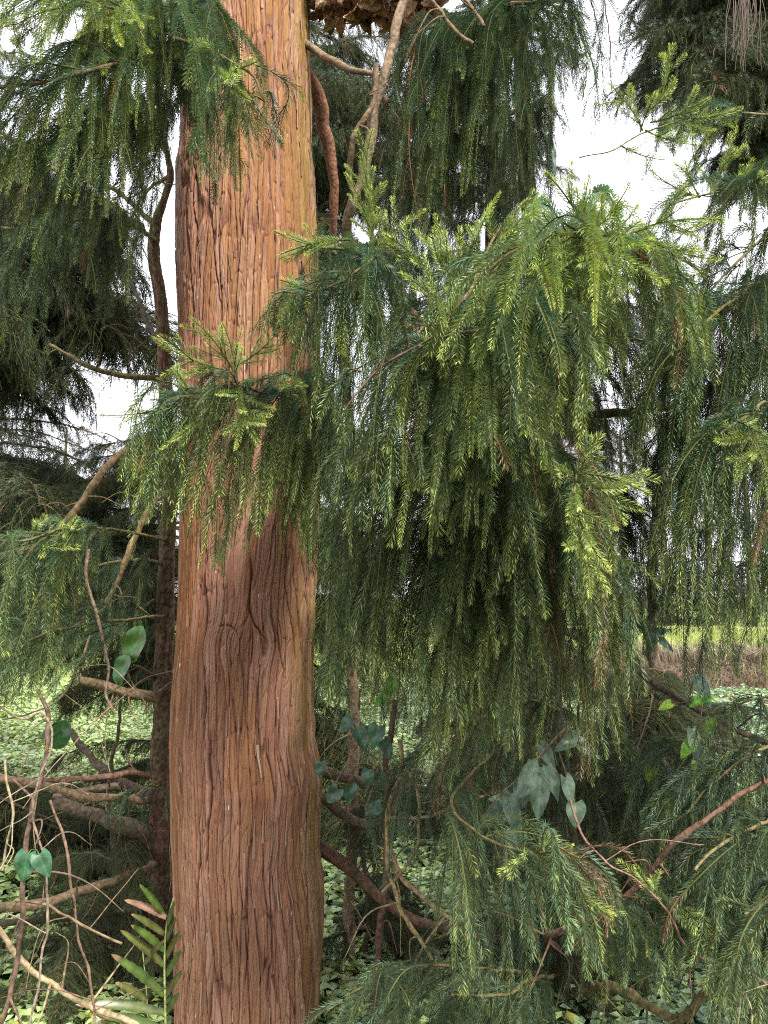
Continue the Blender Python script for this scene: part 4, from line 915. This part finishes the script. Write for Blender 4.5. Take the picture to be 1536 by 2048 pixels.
def leaf_mesh(c, tipd, nrm_, L, Wd, kind='heart', col=(.07, .16, .10), fold=.25, curl=.25, seed=0):
    """one broad leaf: blade with midrib fold, curl and thickness-free edge waves"""
    f = norm(np.asarray(tipd, float)); n_ = np.asarray(nrm_, float); n_ = norm(n_ - f * (n_ @ f)); l = np.cross(n_, f)
    nu, nv = 26, 17; us = np.linspace(0, 1, nu); vs = np.linspace(-1, 1, nv)
    if kind == 'heart': wf = lambda u: np.sin(np.pi * np.clip(u * .93 + .07, 0, 1) ** .62) ** .85
    elif kind == 'round': wf = lambda u: np.sqrt(np.clip(1 - (2 * u - 1) ** 2, 0, 1))
    else: wf = lambda u: np.sin(np.pi * u) ** .8
    V = []
    for u in us:
        for v in vs:
            back = -.16 * abs(v) ** 1.2 * (1 - u) ** 3 if kind == 'heart' else 0
            x = (u + back) * L; y = v * wf(u) * Wd / 2
            z = fold * abs(y) - curl * L * u * u + .03 * L * math.sin(u * 9 + v * 2 + seed)
            V.append(np.asarray(c) + f * x + l * y + n_ * z)
    i = np.arange(nu - 1)[:, None] * nv + np.arange(nv - 1)[None]
    F = np.stack([i, i + nv, i + nv + 1, i + 1], -1).reshape(-1, 4)
    V = np.array(V); C = np.tile(np.asarray(col, float) * rng.uniform(.75, 1.25), (len(V), 1))
    UU, VV = np.meshgrid(us, np.abs(vs), indexing='ij')
    vein = np.maximum(np.exp(-((VV) / .06) ** 2), .7 * (np.abs(((UU * 5.5 - VV * 1.6) % 1) - .5) < .09))
    C = C * (1 + .55 * vein.reshape(-1, 1)) * (.75 + .5 * fbm(UU * 5 + seed, VV * 4, seed).reshape(-1, 1))
    sp = (fbm(UU * 9 + seed * 3, VV * 7, seed + 3) > .68).reshape(-1, 1); C = np.where(sp, C * .5 + np.array([.08, .05, .02]), C)
    return rawmesh('leaf', V, F, C, smooth=True)
def flakes(limb_o, pts, r, n):  # curled dry leaves clinging to the dead limb
    p = spline(PP(pts), 60); Vs = []; Fs = []; Cs = []; o_ = 0
    for k in range(n):
        i = int(rng.integers(8, 58)); a = rng.uniform(0, 6.28); t = norm(p[min(i + 1, 59)] - p[i - 1])
        rad = norm(np.array([0, math.cos(a), math.sin(a)]) + rng.normal(0, .15, 3))
        f = norm(t * rng.normal(0, .8) + np.array([0, 0, -.9]) + rad * .5 + rng.normal(0, .25, 3)); c0 = p[i] + rad * r * rng.uniform(.85, 1.08)
        L = rng.uniform(.035, .085)
        me = leaf_mesh(c0, f, rad, L, L * rng.uniform(.5, .95), 'heart', [(.36, .215, .12), (.26, .14, .08), (.17, .095, .06), (.44, .29, .17)][k % 4], fold=rng.uniform(-.4, .6), curl=rng.uniform(-.3, .7), seed=k)
        v = np.empty(len(me.vertices) * 3, np.float32); me.vertices.foreach_get('co', v); v = v.reshape(-1, 3)
        q_ = np.empty(len(me.loops), np.int32); me.loops.foreach_get('vertex_index', q_)
        c_ = np.empty(len(v) * 4, np.float32); me.attributes['Col'].data.foreach_get('color', c_)
        Vs.append(v + rng.normal(0, .0012, v.shape)); Fs.append(q_.reshape(-1, 4) + o_); Cs.append(c_.reshape(-1, 4)[:, :3]); o_ += len(v); bpy.data.meshes.remove(me)
    link('dry_leaves', rawmesh('dry_leaves', np.vstack(Vs), np.vstack(Fs), np.vstack(Cs), smooth=True), M_DRY, limb_o)
flakes(STUB1, [(600, -32, 2.74), (640, -25, 2.72), (720, -15, 2.66), (800, -8, 2.6), (850, -12, 2.56), (880, -30, 2.56)], .080, 220)
def leafy_vine(label, stem, leaves, cat='vine', name='leafy_vine', w=4, colr=(.055, .135, .095), kind='heart', scol=(.2, .14, .08)):
    base = P(*stem[0][0]); t = thing(name, label, cat, tuple(base))
    wd = Wood()
    for s_ in stem: wd.tube(PP(s_), W(w, s_[0][2]) / 2, W(w * .6, s_[0][2]) / 2, scol, wob=.004, sides=6)
    wd2 = wd
    for k, (px, py, Y, Lp, ang, *rest) in enumerate(leaves):
        q = P(px, py, Y); a = R(ang)                       # ang: direction of the tip, degrees, 270 = down
        Lm = W(Lp, Y); fwd = -.35 + .3 * rng.random()
        f = norm(np.array([math.cos(a), fwd, math.sin(a)]))
        n_ = norm(np.array([rng.normal(0, .3), -1, .75 + rng.normal(0, .25)]))
        c0 = q - f * Lm * .5
        asp = rest[0] if rest else .72
        st = np.array(stem[0]); d = np.array([np.linalg.norm(P(*p) - c0) for s_ in stem for p in s_]); near = [P(*p) for s_ in stem for p in s_][int(d.argmin())]
        wd2.tube(np.array([near, (near + c0) / 2 + [0, -.005, .006], c0 + f * Lm * .06]), .0013, .001, (.12, .17, .06), sides=5, n=8)
        me = leaf_mesh(c0, f, n_, Lm, Lm * asp, kind, rest[1] if len(rest) > 1 else colr, seed=k)
        link('leaf', me, M_LEAF, t)
    wd.build('stem', M_WOOD, t)
    return t
leafy_vine('broad leaf vine with bluish green pointed leaves under the curtain', [[(1150, 1440, 2.1), (1110, 1480, 2.1), (1070, 1530, 2.1), (1000, 1590, 2.1), (960, 1640, 2.1)], [(1110, 1480, 2.1), (1140, 1580, 2.1), (1150, 1650, 2.1)]],
    [(1055, 1565, 2.0, 78, 225, .62), (1078, 1600, 1.95, 80, 262, .5), (1110, 1570, 2.02, 66, 290, .45), (1140, 1585, 2.0, 56, 285, .5), (1152, 1632, 2.0, 46, 270, .85), (1030, 1640, 2.05, 74, 285, .45),
     (1012, 1620, 2.1, 60, 250, .55), (985, 1635, 2.12, 56, 215, .7), (1135, 1485, 2.05, 60, 200, .5), (1180, 1500, 2.05, 60, 330, .4), (1100, 1520, 2.12, 60, 300, .5), (1045, 1590, 2.12, 50, 260, .8),
     (1005, 1600, 2.15, 50, 160, .7), (1035, 1680, 2.1, 46, 300, .6), (1065, 1545, 2.1, 50, 100, .6)], colr=(.115, .175, .115))
leafy_vine('small heart shaped leaves on dark stems right of the thick trunk', [[(700, 1420, 2.5), (720, 1480, 2.5), (750, 1540, 2.5), (730, 1620, 2.5)], [(720, 1480, 2.5), (670, 1570, 2.5)]],
    [(725, 1480, 2.45, 48, 300, .7), (750, 1475, 2.45, 44, 250, .8), (665, 1592, 2.45, 34, 230, .9), (700, 1590, 2.45, 36, 270, .8), (735, 1560, 2.45, 36, 260, .8), (745, 1620, 2.45, 34, 200, .8), (690, 1450, 2.5, 40, 220, .7),
     (775, 1500, 2.45, 40, 300, .7), (640, 1540, 2.5, 30, 260, .8), (760, 1565, 2.5, 30, 280, .9)], colr=(.05, .11, .065))
leafy_vine('pair of heart shaped green leaves on a dangling vine at left', [[(75, 1580, 1.9), (68, 1650, 1.9), (72, 1700, 1.9)]],
    [(48, 1738, 1.85, 54, 262, .8, (.05, .15, .07)), (88, 1732, 1.85, 46, 300, .8, (.045, .12, .06))], w=3)
leafy_vine('large rounded dark green leaves behind the crooked twig', [[(300, 1420, 2.6), (262, 1360, 2.6), (255, 1320, 2.6), (240, 1300, 2.6)]],
    [(266, 1290, 2.55, 74, 75, .78, (.045, .13, .02)), (242, 1338, 2.55, 60, 240, .8, (.03, .09, .02)), (118, 1470, 2.5, 60, 250, .75, (.03, .09, .03)), (100, 1465, 2.5, 40, 200, .8, (.03, .08, .03))], kind='round', w=3)
leafy_vine('broad green leaves high behind the upper foliage', [[(905, 30, 3.2), (940, 120, 3.2), (1000, 220, 3.2), (1060, 270, 3.2), (1080, 340, 3.2)]],
    [(900, 45, 3.2, 50, 260, .6, (.06, .17, .03)), (870, 30, 3.2, 40, 200, .7, (.07, .18, .03)), (1062, 310, 3.1, 84, 268, .36, (.13, .2, .17)), (1100, 310, 3.1, 92, 290, .42, (.15, .21, .19)), (1085, 290, 3.15, 70, 250, .5, (.10, .18, .14)),
     (1010, 300, 3.2, 50, 270, .5, (.07, .17, .05)), (1045, 380, 3.2, 50, 250, .6, (.05, .12, .04))], w=4)
leafy_vine('bright green leaf cluster in the gap beside the thick trunk', [[(640, 1050, 3.3), (665, 1090, 3.3), (690, 1130, 3.3), (700, 1180, 3.3)]],
    [(680, 1105, 3.2, 46, 240, .6, (.09, .24, .04)), (662, 1115, 3.2, 36, 300, .6, (.06, .18, .03)), (700, 1148, 3.2, 40, 280, .5, (.10, .18, .14)), (690, 1170, 3.2, 34, 240, .6, (.08, .2, .05)), (780, 1380, 3.2, 40, 260, .6, (.09, .24, .04)), (760, 1400, 3.2, 36, 220, .6, (.06, .18, .03))], w=3)
leafy_vine('sunlit yellow green vine leaves dangling at middle right', [[(1400, 1330, 2.5), (1405, 1400, 2.5), (1395, 1470, 2.5), (1390, 1540, 2.5), (1350, 1620, 2.5)], [(1405, 1400, 2.5), (1330, 1410, 2.5)]],
    [(1408, 1385, 2.45, 64, 285, .45, (.14, .21, .17)), (1400, 1400, 2.45, 46, 200, .5, (.09, .28, .03)), (1330, 1412, 2.45, 30, 200, .6, (.22, .36, .03)), (1390, 1490, 2.45, 56, 275, .5, (.20, .28, .18)), (1410, 1520, 2.45, 50, 300, .5, (.16, .24, .2)),
     (1372, 1500, 2.45, 40, 230, .6, (.15, .30, .04)), (1395, 1545, 2.45, 44, 260, .6, (.22, .34, .05)), (1360, 1600, 2.45, 46, 240, .6, (.13, .22, .17)), (1340, 1620, 2.45, 40, 300, .6, (.13, .30, .04)), (1300, 1550, 2.5, 30, 250, .8, (.20, .36, .03)),
     (1300, 1640, 2.5, 50, 260, .4, (.13, .2, .16)), (1420, 1450, 2.5, 30, 250, .7, (.2, .34, .05))], w=3)
leafy_vine('drooping grey green leaves near the right edge', [[(1400, 600, 2.9), (1430, 640, 2.9), (1440, 660, 2.9)]],
    [(1415, 645, 2.8, 50, 250, .5, (.11, .19, .16)), (1450, 655, 2.8, 50, 290, .5, (.07, .2, .05)), (1432, 630, 2.8, 36, 70, .6, (.05, .14, .06))], w=3)
leafy_vine('small glossy leaves beside the drooping foliage at right', [[(1250, 1230, 2.6), (1275, 1260, 2.6), (1310, 1275, 2.6), (1340, 1300, 2.6)]],
    [(1265, 1250, 2.55, 44, 200, .6, (.06, .14, .10)), (1290, 1262, 2.55, 40, 300, .6, (.05, .15, .06)), (1320, 1262, 2.55, 46, 20, .5, (.08, .17, .13)), (1300, 1290, 2.55, 40, 250, .6, (.05, .13, .07)), (1335, 1290, 2.55, 36, 330, .6, (.06, .15, .1))], w=3)

# fern at the foot of the thick trunk
fern = thing('fern', 'green fern fronds at the foot of the thick trunk', 'fern', tuple(np.r_[P(335, 2048, 2.3)[:2], 0]))
def frond(rach, leaflets, w=4):
    wd = Wood(); wd.tube(PP(rach), W(w, 2.3) / 2, W(w * .5, 2.3) / 2, (.26, .29, .11), sides=7, lump=.02, n=50); wd.build('stem', M_WOOD, fern)
    for (px, py, qx, qy, wp, c) in leaflets:
        a, b_ = P(px, py, 2.3), P(qx, qy, 2.22); mid = (a + b_) / 2 + np.array([0, 0, .05 * abs(b_[0] - a[0]) * 4 * .25])
        n = 26; C = spline(np.array([a, mid, b_]), n); T_ = norm(np.gradient(C, axis=0)); up = np.array([.1, -.75, .65]); l = norm(np.cross(T_, up)); u = np.linspace(0, 1, n)
        wv = W(wp, 2.3) / 2 * np.sin(np.pi * np.clip(u * .88 + .12, 0, 1)) ** .55 * (1 + .10 * np.sin(u * 50))
        nv = np.cross(l, T_)
        V = np.stack([C + l * wv[:, None] + nv * (wv * .25)[:, None], C, C - l * wv[:, None] + nv * (wv * .25)[:, None]], 1).reshape(-1, 3)
        i = np.arange(n - 1)[:, None] * 3 + np.arange(2)[None]; F = np.stack([i, i + 1, i + 4, i + 3], -1).reshape(-1, 4)
        cc = np.tile(np.asarray(c, float), (len(V), 1)) * (.8 + .4 * fbm(u * 6, u * 0 + wp, 3).repeat(3)[:, None]); cc[1::3] *= 1.6
        br = u.repeat(3) > rng.uniform(.82, 1.1); cc[br] = (.30, .19, .10)
        link('leaflet', rawmesh('leaflet', V, F, cc, smooth=True), M_LEAF, fern)
GR = (.055, .085, .02); OL = (.075, .078, .025); BR = (.17, .10, .07)
frond([(332, 2090, 2.3), (330, 2000, 2.3), (329, 1920, 2.3), (333, 1850, 2.3), (347, 1795, 2.3)],
      [(328, 1830, 278, 1768, 12, GR), (332, 1835, 248, 1800, 14, BR), (328, 1868, 262, 1828, 13, OL), (328, 1900, 262, 1850, 15, GR), (327, 1930, 240, 1860, 15, OL),
       (328, 1990, 222, 1908, 17, GR), (327, 2025, 150, 2010, 18, (.07, .09, .02)), (326, 2060, 190, 2030, 18, GR),
       (335, 1850, 352, 1800, 12, GR), (333, 1880, 356, 1830, 12, OL), (333, 1915, 362, 1862, 14, OL), (333, 1950, 366, 1900, 14, GR), (333, 1990, 368, 1940, 15, OL), (333, 2025, 362, 1985, 15, GR)], w=5)
frond([(300, 2110, 2.5), (296, 2040, 2.5), (292, 1970, 2.5), (285, 1900, 2.5)], [(296, 2040, 200, 2046, 15, OL), (294, 2000, 230, 1965, 14, OL), (288, 1930, 330, 1880, 12, OL)], w=4)
print('NEEDLE FACES', TOTAL)
